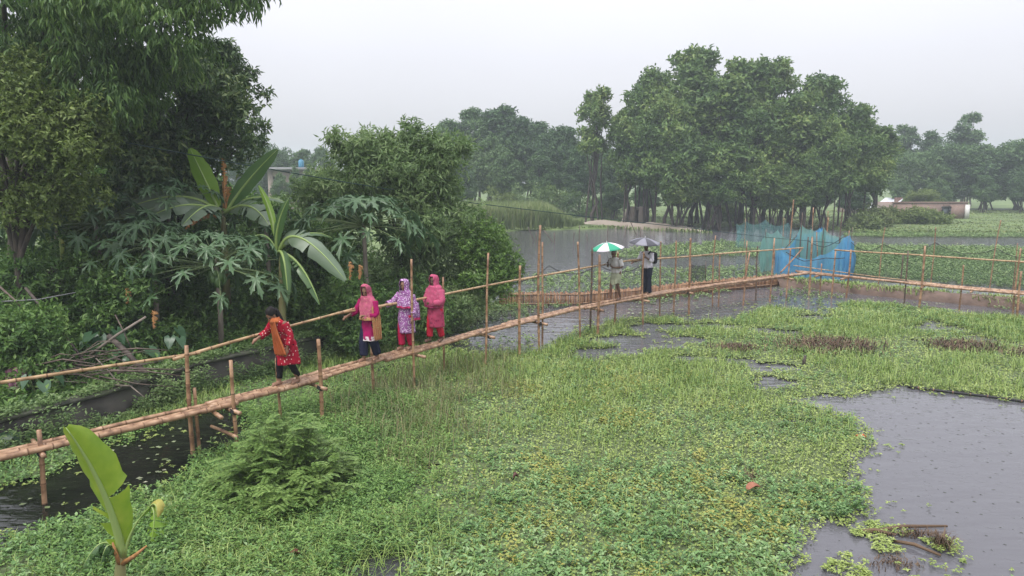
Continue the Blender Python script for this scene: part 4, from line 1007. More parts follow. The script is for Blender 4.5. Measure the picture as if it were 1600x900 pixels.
deck_run(PATH, 325, 495, (-0.10, 0.01, 0.10), bridge, dz=0.012)
deck_run(PATH, 440, 650, (-0.07, 0.05, 0.15), bridge, dz=0.02)
deck_run(PATH, 600, 752, (-0.12, 0.0, 0.10), bridge, dz=0.012)
deck_run(PATH, 735, 835, (-0.10, 0.0, 0.11), bridge)
deck_run(PATH, 800, 912, (-0.06, 0.05, 0.15), bridge, dz=0.02)
deck_run(PATH, 900, 1045, (-0.10, 0.02, 0.13), bridge, dz=0.01)
deck_run(PATH, 1020, 1262, (-0.08, 0.03, 0.12), bridge)
deck_run(PATH2, 1245, 1450, (-0.10, 0.0, 0.11), bridge2)
deck_run(PATH2, 1425, 1760, (-0.10, 0.0, 0.11), bridge2)

def post(x, ytop, side, parent, path, r=0.035, lean=0, mat='bamboo_post', zb=-0.6, off=0.24, cap=None):
    p, d, nrm = on_path(x, path)
    b = p + nrm * (off if side == 'B' else -off)
    b2, _, _ = on_path(x - lean, path); b2 = b2 + nrm * (off if side == 'B' else -off)
    zt = z_for(b, ytop)
    o = pole('post', (b2.x, b2.y, zb), (b.x, b.y, zt), r, mat, parent, gap=0.26)
    return b, zt
def cross(x, parent, path, a=-0.42, b=0.34, r=0.036, dz=-0.085):
    p, d, nrm = on_path(x, path)
    pole('crossbeam', p + nrm * a + Vector((0, 0, dz)), p + nrm * b + Vector((0, 0, dz + 0.02)), r, 'bamboo_deck', parent)
def lashing(x, side, parent, path, off=0.24):
    p, d, nrm = on_path(x, path); c = p + nrm * (off if side == 'B' else -off)
    mb = MB()
    for k in range(3):
        z = c.z - 0.11 + 0.025 * k
        mb.tube([(c.x + 0.05 * math.cos(a), c.y + 0.05 * math.sin(a), z + 0.02 * math.sin(a * 2)) for a in [i * math.pi / 5 for i in range(11)]], 0.010, 5, cap=False)
    obj('lashing', mb.mesh('lashing'), M['rope_dark'], parent)
for a in [(58, 672, 'F', .040), (306, 540, 'B', .042), (314, 606, 'B', .034), (352, 563, 'F', .038), (487, 530, 'F', .044), (446, 560, 'B', .03), (597, 470, 'B', .034), (632, 405, 'F', .030), (706, 433, 'B', .028),
          (752, 395, 'F', .030, 10), (801, 415, 'F', .038), (832, 352, 'F', .036), (858, 378, 'B', .030), (890, 378, 'F', .030, -8), (925, 398, 'F', .045), (934, 386, 'B', .035), (974, 394, 'B', .038, 3),
          (994, 394, 'F', .032, -2), (1040, 377, 'B', .030, -2), (1067, 372, 'F', .040, -3), (1063, 376, 'B', .03), (1124, 368, 'B', .026), (1132, 398, 'B', .03), (1160, 394, 'F', .032, 8), (1173, 376, 'B', .028, 3), (1198, 372, 'F', .034, 3),
          (1190, 384, 'B', .03), (1224, 388, 'F', .034, 2), (1257, 370, 'F', .044)]:
    post(a[0], a[1], a[2], bridge, PATH, a[3] * 0.92, a[4] if len(a) > 4 else 0, mat='bamboo_dark' if a[0] in (934, 1190) else 'bamboo_post')
for x in (58, 330, 352, 487, 640, 752, 835, 925, 997, 1067, 1160, 1224): cross(x, bridge, PATH)
cross(345, bridge, PATH, dz=-0.46, r=0.03)
for x, s in ((58, 'F'), (352, 'F'), (487, 'F'), (752, 'F'), (832, 'F'), (925, 'F'), (1067, 'F')): lashing(x, s, bridge, PATH)
for a in [(1308, 392, 'F', .034, 2), (1322, 390, 'B', .040, 3), (1411, 392, 'B', .030), (1443, 384, 'F', .042, 3), (1500, 414, 'B', .030), (1586, 388, 'B', .034), (1594, 424, 'F', .040), (1278, 412, 'B', .03), (1700, 400, 'F', .04)]:
    post(a[0], a[1], a[2], bridge2, PATH2, a[3] * 0.92, a[4] if len(a) > 4 else 0, mat='bamboo_dark' if a[0] == 1411 else 'bamboo_post')
for x in (1280, 1320, 1443, 1520, 1592): cross(x, bridge2, PATH2, -0.3, 0.3)
def rail(pts, parent, path, off=0.28, r=0.030, name='handrail', mat='bamboo_rail'):
    P = []
    for x, y in pts:
        p, d, nrm = on_path(x, path); b = p + nrm * off; P.append(Vector((b.x, b.y, z_for(b, y))))
    for i in range(len(P) - 1):
        e = (P[i + 1] - P[i]).normalized() * 0.22
        pole(name, P[i] - e, P[i + 1] + e + Vector((0, 0, 0.015)), r, mat, parent, taper=0.8, gap=0.4)
    return P
rail([(-160, 628), (306, 556), (560, 487), (832, 436), (1000, 407), (1130, 397), (1257, 388)], bridge, PATH)
rail([(1305, 391), (1443, 400), (1600, 410), (1760, 420)], bridge2, PATH2)
rail([(1228, 416), (1360, 433), (1600, 462)], bridge2, PATH2, 0.62, 0.018, 'lower_rail')
p, d, nrm = on_path(1230, PATH)
pole('brace', Vector((p.x, p.y, 0.9)) + nrm * 0.3, Vector((p.x + 1.0, p.y + 0.6, 1.75)) + nrm * 0.3, 0.028, 'bamboo_post', bridge)

# ------------------------------------------------------------------ woven bamboo fence low over the lake
M['slat'] = leafmat('slat', [(0.15, 0.075, 0.035), (0.24, 0.12, 0.055), (0.32, 0.17, 0.08)], 0.6, 0.0, 3.0, 0.3)
m_, n_, l_, b_ = newmat('slat_wood')
oi = n_.new('ShaderNodeObjectInfo'); r_ = ramp(n_, [(0.0, (0.16, 0.075, 0.038)), (0.5, (0.27, 0.135, 0.065)), (1.0, (0.38, 0.215, 0.11))])
l_.new(oi.outputs['Random'], r_.inputs[0]); l_.new(r_.outputs[0], b_.inputs['Base Color']); b_.inputs['Roughness'].default_value = 0.55
M['slat'] = m_
MF = [px(x, y, 0.0) for x, y in [(780, 478), (905, 478), (1000, 470), (1130, 455), (1240, 445)]]
fence = thing('slat_fence', 'low brown fence of upright bamboo slats standing in the lake behind the bridge', 'fence', tuple(MF[0]))
mb = MB(); mb.box((0, 0, 0.225), (0.046, 0.012, 0.55)); SL = mb.mesh('slat'); SL.materials.append(M['slat'])
tot = [0.0]
for i in range(len(MF) - 1): tot.append(tot[-1] + (MF[i + 1] - MF[i]).length)
ns = 230
for k in range(ns):
    s = tot[-1] * (k + 0.5) / ns
    j = max(i for i in range(len(MF) - 1) if tot[i] <= s); p = MF[j].lerp(MF[j + 1], (s - tot[j]) / (tot[j + 1] - tot[j])); d = MF[j + 1] - MF[j]
    o = bpy.data.objects.new('slat', SL); C.objects.link(o); o.parent = fence
    o.location = p - MF[0] + Vector((0, random.uniform(-.01, .01), random.uniform(-0.05, 0.03))); o.rotation_euler = (0, random.uniform(-.03, .03), math.atan2(d.y, d.x))
for z in (0.10, 0.40):
    for i in range(len(MF) - 1):
        pole('fence_rail', MF[i] + Vector((0, -0.03, z)), MF[i + 1] + Vector((0, -0.03, z)), 0.018, 'bamboo_post', fence)

# low mud dyke behind the branching walkway
DP = [px(x, y, 0.0) for x, y in [(1225, 452), (1300, 458), (1400, 468), (1500, 478), (1640, 492), (1800, 508)]]
V, q = [], []
DP = [DP[i].lerp(DP[i + 1], k / 12) for i in range(len(DP) - 1) for k in range(12)]
for i, p in enumerate(DP):
    for o_, z in ((0.0, -0.1), (0.12, 0.20), (0.5, 0.34), (0.9, 0.30), (1.3, -0.1)):
        V.append((p.x + random.uniform(-.05, .05), p.y + o_ + 0.35 + 0.16 * float(noise2(i * 0.4, o_ * 2, 1.0, 3)) + random.uniform(-.03, .03), z + (0.16 * (float(noise2(i * 0.35, o_ * 3, 1.0, 6)) - 0.6) if z > 0 else 0)))
for i in range(len(DP) - 1):
    for k in range(4): a = i * 5 + k; q.append((a, a + 5, a + 6, a + 1))
M['mud'] = noisemat('mud', (0.07, 0.045, 0.033), (0.15, 0.10, 0.075), 3, 0.75, bump=0.9, detail=8)
tag(obj('mud_bank', mesh_np('mud_bank', V, [q], True), M['mud']), kind='structure')

ii = RNG.integers(0, len(DP), 5000); X = np.array([DP[i].x for i in ii]) + RNG.uniform(-.3, .3, 5000); Y = np.array([DP[i].y for i in ii]) + 0.35 + RNG.normal(0.85, 0.28, 5000)
k = (fbm(X, Y, 0.9, 73) > 0.42); X, Y = X[k], Y[k]
V, f = blades(X, Y, 0.18, RNG.uniform(0.1, 0.32, len(X)), RNG.uniform(0.3, 1.2, len(X)), RNG, 0.028)
tag(obj('bank_grass', mesh_np('bank_grass', V, f), M['leaf_grass']), 'ragged grass along the top of the brown mud bank', 'grass', kind='stuff')
# ------------------------------------------------------------------ nets
def netmat(name, col, alpha, rough=0.7):
    m, n, l, b = newmat(name); b.inputs['Base Color'].default_value = (*col, 1); b.inputs['Roughness'].default_value = rough
    tr = n.new('ShaderNodeBsdfTransparent'); ms = n.new('ShaderNodeMixShader'); ms.inputs[0].default_value = alpha
    tl = n.new('ShaderNodeBsdfTranslucent'); tl.inputs['Color'].default_value = (*col, 1); m2 = n.new('ShaderNodeMixShader'); m2.inputs[0].default_value = 0.45
    l.new(b.outputs[0], m2.inputs[1]); l.new(tl.outputs[0], m2.inputs[2])
    l.new(tr.outputs[0], ms.inputs[1]); l.new(m2.outputs[0], ms.inputs[2]); l.new(ms.outputs[0], n['Material Output'].inputs['Surface'])
    return m
M['net_green'] = netmat('net_green', (0.22, 0.44, 0.38), 0.62)
M['net_far'] = netmat('net_far', (0.16, 0.36, 0.36), 0.38)
M['net_blue'] = netmat('net_blue', (0.12, 0.40, 0.66), 0.64)
M['net_dark'] = netmat('net_dark', (0.02, 0.06, 0.035), 0.30)
M['net_black'] = netmat('net_black', (0.012, 0.012, 0.014), 0.55)
def net_panel(name, tops, zbot, mat, parent, sag=0.35, seed=1, bulge=0.2):
    "cloth hung between support points (world), scalloped between them, wavy, down to zbot"
    rg = random.Random(seed); V, q = [], []; cols = 0; nr = 9
    for i in range(len(tops) - 1):
        a, b = Vector(tops[i]), Vector(tops[i + 1]); L = (b - a).length; st = 14
        for k in range(st + (1 if i == len(tops) - 2 else 0)):
            s = k / st; p = a.lerp(b, s); p.z -= sag * (math.sin(math.pi * s) ** 0.8) * min(1.0, L / 1.5)
            nrm = Vector((-(b - a).y, (b - a).x, 0)).normalized()
            for r in range(nr):
                u = r / (nr - 1); w = bulge * math.sin(u * 3.0) * (math.sin(s * 9 + i * 2) * 0.5 + math.sin(s * 23 + i * 5 + u * 2) * 0.5 + rg.uniform(-.25, .25))
                V.append(tuple(Vector((p.x, p.y, p.z + (zbot - p.z) * u)) + nrm * w))
            cols += 1
    for c_ in range(cols - 1):
        for r in range(nr - 1): q.append((c_ * nr + r, (c_ + 1) * nr + r, (c_ + 1) * nr + r + 1, c_ * nr + r + 1))
    return obj(name, mesh_np(name, V, [q], True), M[mat], parent)
def stake(x, y, Y, z0, parent, r=0.025, mat='bamboo_post', lean=0.0, name='post'):
    tp = pd(x, y, Y)
    return pole(name, (tp.x - lean, Y, z0), tuple(tp), r, mat, parent)
def rope(pts, parent, r=0.010, mat='rope_dark', name='rope', sag=0.0, n=7):
    P = []
    for i in range(len(pts) - 1):
        a, b = Vector(pts[i]), Vector(pts[i + 1])
        for k in range(n): s = k / n; P.append(a.lerp(b, s) - Vector((0, 0, sag * 4 * s * (1 - s))))
    P.append(Vector(pts[-1])); mb = MB(); mb.tube(P, r, 5); return obj(name, mb.mesh(name), M[mat], parent)
pen = thing('net_pen', 'blue and pale green fish net pen hung on poles at the bridge corner', 'net', tuple(px(1270, 425, 0)))
T = lambda x, y, Y: pd(x, y, Y)
net_panel('net_panel', [T(1192, 372, 33), T(1197, 361, 33.5), T(1215, 359, 34), T(1237, 372, 34.2), T(1252, 350, 33), T(1268, 358, 32.6), T(1283, 362, 32.4), T(1287, 354, 32.2), T(1305, 368, 31.8), T(1318, 366, 31.4)], 0.15, 'net_green', pen, 0.28, 1)
net_panel('net_panel', [T(1212, 392, 31.2), T(1218, 388, 31.2), T(1250, 402, 31.0), T(1282, 398, 30.6), T(1318, 372, 30.4), T(1328, 366, 30.6), T(1334, 376, 31.0)], 0.10, 'net_blue', pen, 0.25, 2)
net_panel('net_panel', [T(1222, 385, 31.6), T(1248, 362, 33.5), T(1281, 356, 33), T(1327, 367, 31.2)], 0.3, 'net_blue', pen, 0.3, 3)
net_panel('net_panel', [T(1280, 362, 33.4), T(1284, 354, 33.3), T(1290, 364, 33.2)], 1.2, 'net_blue', pen, 0.1, 4)
net_panel('net_panel', [T(1150, 348, 46), T(1165, 345, 45), T(1196, 343, 44), T(1232, 347, 42), T(1252, 356, 40), T(1270, 352, 38)], 0.05, 'net_far', pen, 0.3, 5)
for x, y, Y, r, ln in [(1197, 358, 33.4, .022, 0), (1240, 312, 33.8, .034, 0.15), (1254, 332, 33.0, .026, 0.05), (1271, 324, 33.2, .026, -0.1), (1287, 354, 32.2, .02, .0), (1276, 362, 31.4, .024, -0.25), (1294, 330, 34, .022, .05),
                       (1317, 325, 31.4, .034, 0), (1327, 360, 31.0, .022, 0), (1210, 390, 31.3, .03, -.1), (1263, 370, 31.2, .03, 0), (1287, 375, 31.6, .02, 0), (1295, 340, 36, .022, 0), (1332, 355, 36, .02, 0), (1165, 342, 45, .02, 0), (1225, 340, 42, .022, 0)]:
    stake(x, y, Y, -0.4, pen, r, 'bamboo_dark' if int(x) % 3 == 0 else 'bamboo_post', ln)
rope([T(1227, 388, 31.0), T(1245, 368, 32.4)], pen, 0.016); rope([T(1228, 394, 30.8), T(1256, 408, 30.7), T(1290, 403, 30.4), T(1320, 403, 30.2)], pen, 0.016, sag=0.02); rope([T(1262, 376, 31.3), T(1288, 386, 31.2), T(1318, 370, 30.9)], pen, 0.014, sag=0.05)

nf = thing('net_fence', 'dark green net sagging between thin poles along the hyacinth field', 'net', tuple(px(1462, 448, 0)))
tops = [T(1330, 378, 30.6), T(1380, 381, 30.5), T(1462, 379, 30.0), T(1558, 388, 28.6), T(1640, 390, 27.5)]
net_panel('net_panel', tops, 0.25, 'net_dark', nf, 0.35, 8, 0.05)
for x, y, Y, lf in [(1383, 355, 30.5, -.12), (1462, 355, 30.0, 0), (1564, 344, 28.6, -.2), (1590, 380, 28.2, 0)]: stake(x, y, Y, -0.3, nf, 0.022, 'bamboo_post', -lf)
stake(1411, 395, 30.2, -0.3, nf, 0.03, 'bamboo_dark')
for i in range(4): rope([tops[i], tops[i + 1]], nf, 0.012, sag=0.33)
lift = thing('lift_net', 'small black net hanging on stakes in the lake beyond the walkway', 'net', tuple(px(1091, 437, 0)))
net_panel('net_panel', [T(1081, 413, 29.5), T(1092, 415, 29.4), T(1103, 413, 29.5)], 0.22, 'net_black', lift, 0.1, 9, 0.04)
for x in (1081, 1103): stake(x, 408, 29.5, -0.3, lift, 0.018, 'bamboo_dark')

# green line strung from the trees to the net poles
ln = thing('cable', 'thin dark green line strung from the trees across the lake to the nets', 'line', tuple(T(165, 222, 17)))
rope([T(150, 214, 17), T(380, 257, 18.5), T(560, 288, 20.5), T(745, 318, 22.5), T(930, 340, 25), T(1075, 356, 28), T(1200, 371, 31), T(1320, 381, 31)], ln, 0.013, 'rope', 'line', n=5)
sl = thing('slack_rope', 'dark rope sagging between the bridge posts above the lake', 'rope', tuple(px(870, 430, 0)))
rope([T(770, 436, 21.5), T(858, 415, 21.8), T(934, 413, 22.4), T(1010, 410, 23.2)], sl, 0.012, sag=0.28, name='strand')

# stakes standing in the lake
for i, (xt, yt, xb, yb, lab) in enumerate([(825, 355, 838, 376, 'leaning stake in the lake beside the tall bridge post'), (838, 362, 838, 380, 'short dark stake behind the tall bridge post'), (850, 360, 868, 378, 'slanting stake crossing the upright one in the lake'),
        (866, 364, 867, 380, 'upright stake under the slanting one in the lake'), (897, 362, 896, 378, 'thin stake in front of the reed bed end'), (906, 352, 905, 380, 'tall thin stake at the reed bed end'), (917, 366, 918, 378, 'shortest stake in the lake near the green umbrella'),
        (950, 352, 949, 376, 'stake rising behind the green and white umbrella'), (980, 351, 975, 370, 'slightly leaning stake near the long slanting stake'), (985, 346, 998, 368, 'long slanting stake in front of the pale bank'), (1001, 355, 1001, 370, 'upright stake beside the long slanting stake')]):
    b = px(xb, yb, 0); Y = b.y; tp = pd(xt, yt, Y)
    mb = bamboo((b.x, b.y, -0.3), tuple(tp), 0.035, 700 + i)
    o = obj('lake_stake', mb.mesh('lake_stake', True), M['bamboo_dark']); tag(o, lab, 'stake', 'stakes in the lake')

# ------------------------------------------------------------------ buildings on the far shore
M['plaster'] = noisemat('plaster', (0.26, 0.21, 0.175), (0.38, 0.32, 0.275), 1.2, 0.8, detail=8)
M['pale_earth'] = noisemat('pale_earth', (0.20, 0.165, 0.13), (0.33, 0.28, 0.23), 0.5, 0.9, detail=8)
M['tin'] = noisemat('tin', (0.55, 0.57, 0.60), (0.70, 0.72, 0.75), 2.0, 0.45, (0.3, 6, 1))
M['door_brown'] = noisemat('door_brown', (0.09, 0.045, 0.035), (0.16, 0.08, 0.06), 4, 0.6)
M['void'] = plain('void', (0.02, 0.022, 0.025), 0.5)
M['white_paint'] = noisemat('white_paint', (0.55, 0.53, 0.50), (0.70, 0.69, 0.67), 2, 0.7)
m_, n_, l_, b_ = newmat('brick_wall')
tcb = n_.new('ShaderNodeTexCoord'); mpb = n_.new('ShaderNodeMapping'); mpb.inputs['Rotation'].default_value = (math.pi / 2, 0, 0); l_.new(tcb.outputs['Object'], mpb.inputs[0])
bt_ = n_.new('ShaderNodeTexBrick'); bt_.inputs['Scale'].default_value = 4.5; bt_.inputs['Color1'].default_value = (0.27, 0.165, 0.13, 1); bt_.inputs['Color2'].default_value = (0.21, 0.135, 0.11, 1); bt_.inputs['Mortar'].default_value = (0.30, 0.26, 0.235, 1)
l_.new(mpb.outputs[0], bt_.inputs['Vector']); l_.new(bt_.outputs['Color'], b_.inputs['Base Color']); b_.inputs['Roughness'].default_value = 0.85
M['brick'] = m_
def wall_with_hole(mb, x0, x1, z0, z1, y, th, holes):
    "front wall along x at depth y with rectangular openings, cut into blocks"
    xs = sorted({x0, x1} | {h[0] for h in holes} | {h[1] for h in holes})
    for a, b in zip(xs[:-1], xs[1:]):
        cuts = [h for h in holes if h[0] <= a + 1e-6 and h[1] >= b - 1e-6]
        segs = [(z0, z1)]
        for h in cuts:
            segs = [s for (p, q) in segs for s in ((p, min(q, h[2])), (max(p, h[3]), q)) if s[1] - s[0] > 1e-4]
        for p, q in segs: mb.box(((a + b) / 2, y, (p + q) / 2), (b - a, th, q - p))
    return mb
# brick house
Yb = 74.0
x0, x1 = T(1395, 340, Yb).x, T(1508, 340, Yb).x; zt = T(1450, 317, Yb).z
h = thing('brick_house', 'low unplastered brick house with flat top and one dark window', 'house', ((x0 + x1) / 2, Yb, 0.15))
wx0, wx1 = T(1471, 330, Yb).x, T(1483, 330, Yb).x; wz1, wz0 = T(1475, 324, Yb).z, T(1475, 335, Yb).z
obj('front_wall', wall_with_hole(MB(), x0, x1, 0.05, zt, Yb, 0.25, [(wx0, wx1, wz0, wz1)]).mesh('front_wall'), M['brick'], h)
mb = MB(); mb.box((x0 + 0.12, Yb + 2.1, zt / 2), (0.25, 3.9, zt - 0.1)); mb.box((x1 - 0.12, Yb + 2.1, zt / 2), (0.25, 3.9, zt - 0.1)); mb.box(((x0 + x1) / 2, Yb + 4.15, zt / 2), (x1 - x0, 0.2, zt - 0.1)); obj('side_wall', mb.mesh('side_wall'), M['brick'], h)
mb = MB(); mb.box(((x0 + x1) / 2, Yb + 2.1, zt - 0.35), (x1 - x0 - 0.6, 3.8, 0.12)); obj('roof', mb.mesh('roof'), M['plaster'], h)
mb = MB(); W_ = 0.07
for c_, s_ in ((((wx0 + wx1) / 2, Yb - 0.14, wz1 + .03), (wx1 - wx0 + .2, .1, .12)), (((wx0 + wx1) / 2, Yb - .14, wz0), (wx1 - wx0 + .1, .1, .08)), ((wx0, Yb - .14, (wz0 + wz1) / 2), (.1, .1, wz1 - wz0)), ((wx1, Yb - .14, (wz0 + wz1) / 2), (.1, .1, wz1 - wz0))): mb.box(c_, s_)
wf = obj('window', mb.mesh('window'), M['void'], h)
mb = MB(); mb.box(((wx0 + wx1) / 2, Yb + 0.02, (wz0 + wz1) / 2), (wx1 - wx0, 0.03, wz1 - wz0)); obj('pane', mb.mesh('pane'), plain('pane', (0.16, 0.19, 0.20), 0.2), wf)
mb = MB(); mb.box((x1 + 0.02, Yb - 0.2, zt / 2 - 0.02), (0.42, 0.16, zt - 0.3)); obj('corner_pilaster', mb.mesh('corner_pilaster'), M['white_paint'], h)
mb = MB(); mb.box(((x0 + x1) / 2, Yb - 0.02, zt + 0.05), (x1 - x0 + 0.3, 0.36, 0.10)); obj('parapet', mb.mesh('parapet'), M['brick'], h)
# tin roofed shed
def shed(label, xa, xb, ye, yr, Y, dep=4.0, gable=False):
    a, b = T(xa, ye, Y), T(xb, ye, Y); zr = T(xa, yr, Y).z
    t = thing('shed', label, 'shed', ((a.x + b.x) / 2, Y, 0.15))
    mb = MB(); mb.box(((a.x + b.x) / 2, Y + dep / 2, a.z / 2), (b.x - a.x - 0.4, dep - 0.5, a.z)); obj('wall', mb.mesh('wall'), M['plaster'], t)
    V = [(a.x, Y - .3, a.z), (b.x, Y - .3, a.z), (b.x, Y + dep / 2, zr), (a.x, Y + dep / 2, zr), (a.x, Y + dep + .3, a.z), (b.x, Y + dep + .3, a.z)]
    if gable: V = [(a.x, Y - .3, a.z), (a.x, Y + dep, a.z), ((a.x + b.x) / 2, Y + dep, zr), ((a.x + b.x) / 2, Y - .3, zr), (b.x, Y + dep, a.z), (b.x, Y - .3, a.z)]
    V2 = [(x, y, z + 0.06) for x, y, z in V]
    q = [(0, 1, 2, 3), (3, 2, 5, 4)] if not gable else [(0, 3, 2, 1), (3, 5, 4, 2)]
    mb = MB(); mb.add(V2, [q]); mb.add(V, [[f_[::-1] for f_ in q]]); obj('roof', mb.mesh('roof'), M['tin'], t)
    mb = MB(); mb.box(((a.x * 0.7 + b.x * 0.3), Y + 0.2, 1.0), (0.9, 0.12, 1.9)); obj('door', mb.mesh('door'), M['door_brown'], t)
shed('long low shed with white tin roof behind the grove', 1328, 1392, 326, 318, 84)
shed('small grey tin roofed shed beside the brick house', 1396, 1424, 322, 311, 86, 4.0, True)
# pale embankment wall and gateway across the lake
e0, e1 = px(895, 352, 0.1), px(1110, 362, 0.1)
V, q = [], []; nb = 60
for i in range(nb + 1):
    s = i / nb; p = e0.lerp(e1, s); tp_ = min(1, s * 5, (1 - s) * 3.5); hgt = (0.52 + 0.2 * (float(noise2(i * 0.3, 0, 1.0, 4)) - 0.5)) * tp_ ** 0.7
    for o_, z in ((-0.25, -0.3), (0.1, 0.12), (0.35, hgt * 0.75), (0.6, hgt), (1.6, hgt * 0.95), (2.6, -0.1)):
        V.append((p.x + random.uniform(-.1, .1), p.y + o_ + 0.25 * float(noise2(i * 0.5, o_, 1.0, 9)), z + random.uniform(-.03, .03)))
for i in range(nb):
    for k in range(5): j = i * 6 + k; q.append((j, j + 6, j + 7, j + 1))
tag(obj('embankment', mesh_np('embankment', V, [q], True), M['pale_earth']), kind='structure')
X, Y = scatter(5000, e0.x, e1.x, min(e0.y, e1.y) - 1.2, max(e0.y, e1.y) + 1.0, RNG); tt = np.clip((X - e0.x) / (e1.x - e0.x), 0, 1); yc = e0.y + (e1.y - e0.y) * tt
k = np.abs(Y - yc + 0.35) < 0.45 * fbm(X, Y, 2.0, 71) + 0.1; X, Y = X[k], Y[k]
V, f = blades(X, Y, 0.0, RNG.uniform(0.1, 0.4, len(X)), RNG.uniform(0.2, 1, len(X)), RNG, 0.10)
tag(obj('shore_grass', mesh_np('shore_grass', V, f), M['leaf_meadow']), 'grass fringe at the foot of the pale far embankment', 'grass', kind='stuff')
Yg = 66.5
t = thing('gateway', 'pale concrete gateway with brown door and slanting side wall across the lake', 'gateway', tuple(T(1000, 345, Yg)))
zt = T(995, 323, Yg).z; xa, xm, xb, xc = T(969, 340, Yg).x, T(985, 340, Yg).x, T(997, 340, Yg).x, T(1010, 340, Yg).x
mb = MB(); mb.box(((xb + xc) / 2, Yg, zt / 2), (xc - xb, 0.8, zt)); mb.box((xm + .15, Yg, zt / 2), (0.5, 0.8, zt)); mb.box(((xm + xb) / 2, Yg, zt - 0.15), (xb - xm, 0.7, 0.3))
mb.add([(xa, Yg - .35, 0), (xm, Yg - .35, 0), (xm, Yg - .35, zt - .05), (xm - .25, Yg - .35, zt - .05), (xa, Yg + .35, 0), (xm, Yg + .35, 0), (xm, Yg + .35, zt - .05), (xm - .25, Yg + .35, zt - .05)], [[(0, 1, 2, 3), (7, 6, 5, 4), (0, 3, 7, 4), (3, 2, 6, 7), (1, 5, 6, 2)]])
obj('wall', mb.mesh('wall'), M['plaster'], t)
mb = MB(); mb.box(((xm + xb) / 2 + .1, Yg + 0.1, (zt - .3) / 2), (xb - xm - .3, 0.1, zt - .3)); obj('door', mb.mesh('door'), M['door_brown'], t)
# far flat roofed house
Yf = 86.0
x0, x1 = T(415, 280, Yf).x, T(492, 280, Yf).x; zt, zm = T(450, 262, Yf).z, T(450, 266, Yf).z
h = thing('flat_house', 'hazy pale house with flat overhanging roof behind the banana leaves', 'house', ((x0 + x1) / 2, Yf, 0.15))
wins = [(x0 + .9 + k * 2.0, x0 + 1.8 + k * 2.0, zm - 1.9, zm - 0.7) for k in range(2)]
obj('wall', wall_with_hole(MB(), x0 + .3, x1 - .3, 0.0, zm, Yf, 0.3, wins).mesh('wall'), M['plaster'], h)
mb = MB(); mb.box(((x0 + x1) / 2, Yf + 3, zm / 2), (x1 - x0 - .6, 5.2, zm)); obj('rear_wall', mb.mesh('rear_wall'), M['plaster'], h)
mb = MB(); mb.box(((x0 + x1) / 2, Yf + 2.6, (zt + zm) / 2 + .02), (x1 - x0 + .4, 7.2, zt - zm)); obj('roof', mb.mesh('roof'), noisemat('roof_grey', (0.2, 0.2, 0.21), (0.3, 0.3, 0.31), 2, 0.8), h)
for a, b, c_, d_ in wins:
    mb = MB(); mb.box(((a + b) / 2, Yf + 0.05, (c_ + d_) / 2), (b - a, 0.06, d_ - c_)); obj('window', mb.mesh('window'), M['void'], h)
tk = T(465, 261, Yf)
tank = thing('water_tank', 'small blue water tank on the far flat roof', 'tank', (tk.x, Yf + 1.5, zt + .03))
mb = MB(); mb.tube([(0, 0, 0.0), (0, 0, 0.1), (0, 0, 0.75), (0, 0, 0.85)], [0.28, 0.32, 0.32, 0.24], 12); obj('drum', mb.mesh('drum', True), plain('tank_blue', (0.06, 0.22, 0.33), 0.4), tank, False)
mb = MB(); mb.tube([(0, 0, 0.85), (0, 0, 0.95)], [0.16, 0.14], 10); obj('lid', mb.mesh('lid', True), plain('tank_lid', (0.05, 0.25, 0.42), 0.4), tank, False)

# ------------------------------------------------------------------ brushwood, leaning poles and cloth on the bank
rg = random.Random(5)
bp_ = thing('brushwood_pile', 'heap of dry grey branches lying on the bank above the wall', 'brushwood', tuple(pd(110, 600, 13.3)))
for k in range(46):
    a = pd(rg.uniform(30, 190), rg.uniform(548, 605), 13.3 + rg.uniform(-.3, .5)); L = rg.uniform(0.35, 1.5); an = rg.gauss(0.35, 0.5)
    e = a + Vector((math.cos(an) * L, rg.uniform(-.3, .3), math.sin(an) * L * 0.45)); m = a.lerp(e, 0.5) + Vector((0, rg.uniform(-.1, .1), rg.uniform(-.05, .12)))
    mb = MB(); r = rg.uniform(0.007, 0.022); mb.tube([a, m, e], [r, r * 0.8, r * 0.4], 5)
    obj('branch', mb.mesh('branch'), M['twig' if k % 4 else 'bark_pale'], bp_)
for (xa, ya, Ya), (xb, yb, Yb_), r, mt, lab in [((-20, 430, 14.2), (128, 570, 13.6), .022, 'twig', 'thin dark pole slanting down over the taro leaves'), ((140, 555, 14.0), (228, 495, 14.3), .028, 'bark_pale', 'pale pole slanting up behind the brushwood to the yellow dead leaf'),
                                               ((170, 525, 14.2), (225, 580, 13.8), .055, 'bark', 'thick dark log leaning beside the pale pole'), ((180, 492, 14.3), (205, 545, 14.1), .012, 'twig', 'thin dark stick crossing the pale pole'),
                                               ((38, 485, 14.0), (40, 565, 13.7), .03, 'bark', 'upright dark stake behind the pink cloth'), ((40, 450, 14.6), (130, 562, 13.7), .03, 'bark', 'dark branch falling across the taro leaves'), ((150, 560, 13.6), (190, 605, 13.2), .014, 'bark_pale', 'pale thin stick slanting below the brushwood')]:
    a, b = pd(xa, ya, Ya), pd(xb, yb, Yb_); mb = MB(); mb.tube([a, a.lerp(b, .5) + Vector((0, 0, .03)), b], [r, r, r * .8], 7)
    tag(obj('leaning_pole', mb.mesh('leaning_pole', True), M[mt]), lab, 'pole', 'poles and sticks on the bank')
clm = noisemat('faded_cloth', (0.14, 0.06, 0.09), (0.24, 0.11, 0.15), 5, 0.9)
V, q = [], []
for i in range(13):
    for j in range(9):
        x = 8 + 34 * i / 12; y = 573 + 6 * abs(i - 6) / 6 + 6.2 * j
        p = pd(x, y, 13.0 - 0.25 * math.sin(j / 8 * 1.6) + 0.05 * math.sin(i * 1.7)); V.append(tuple(p))
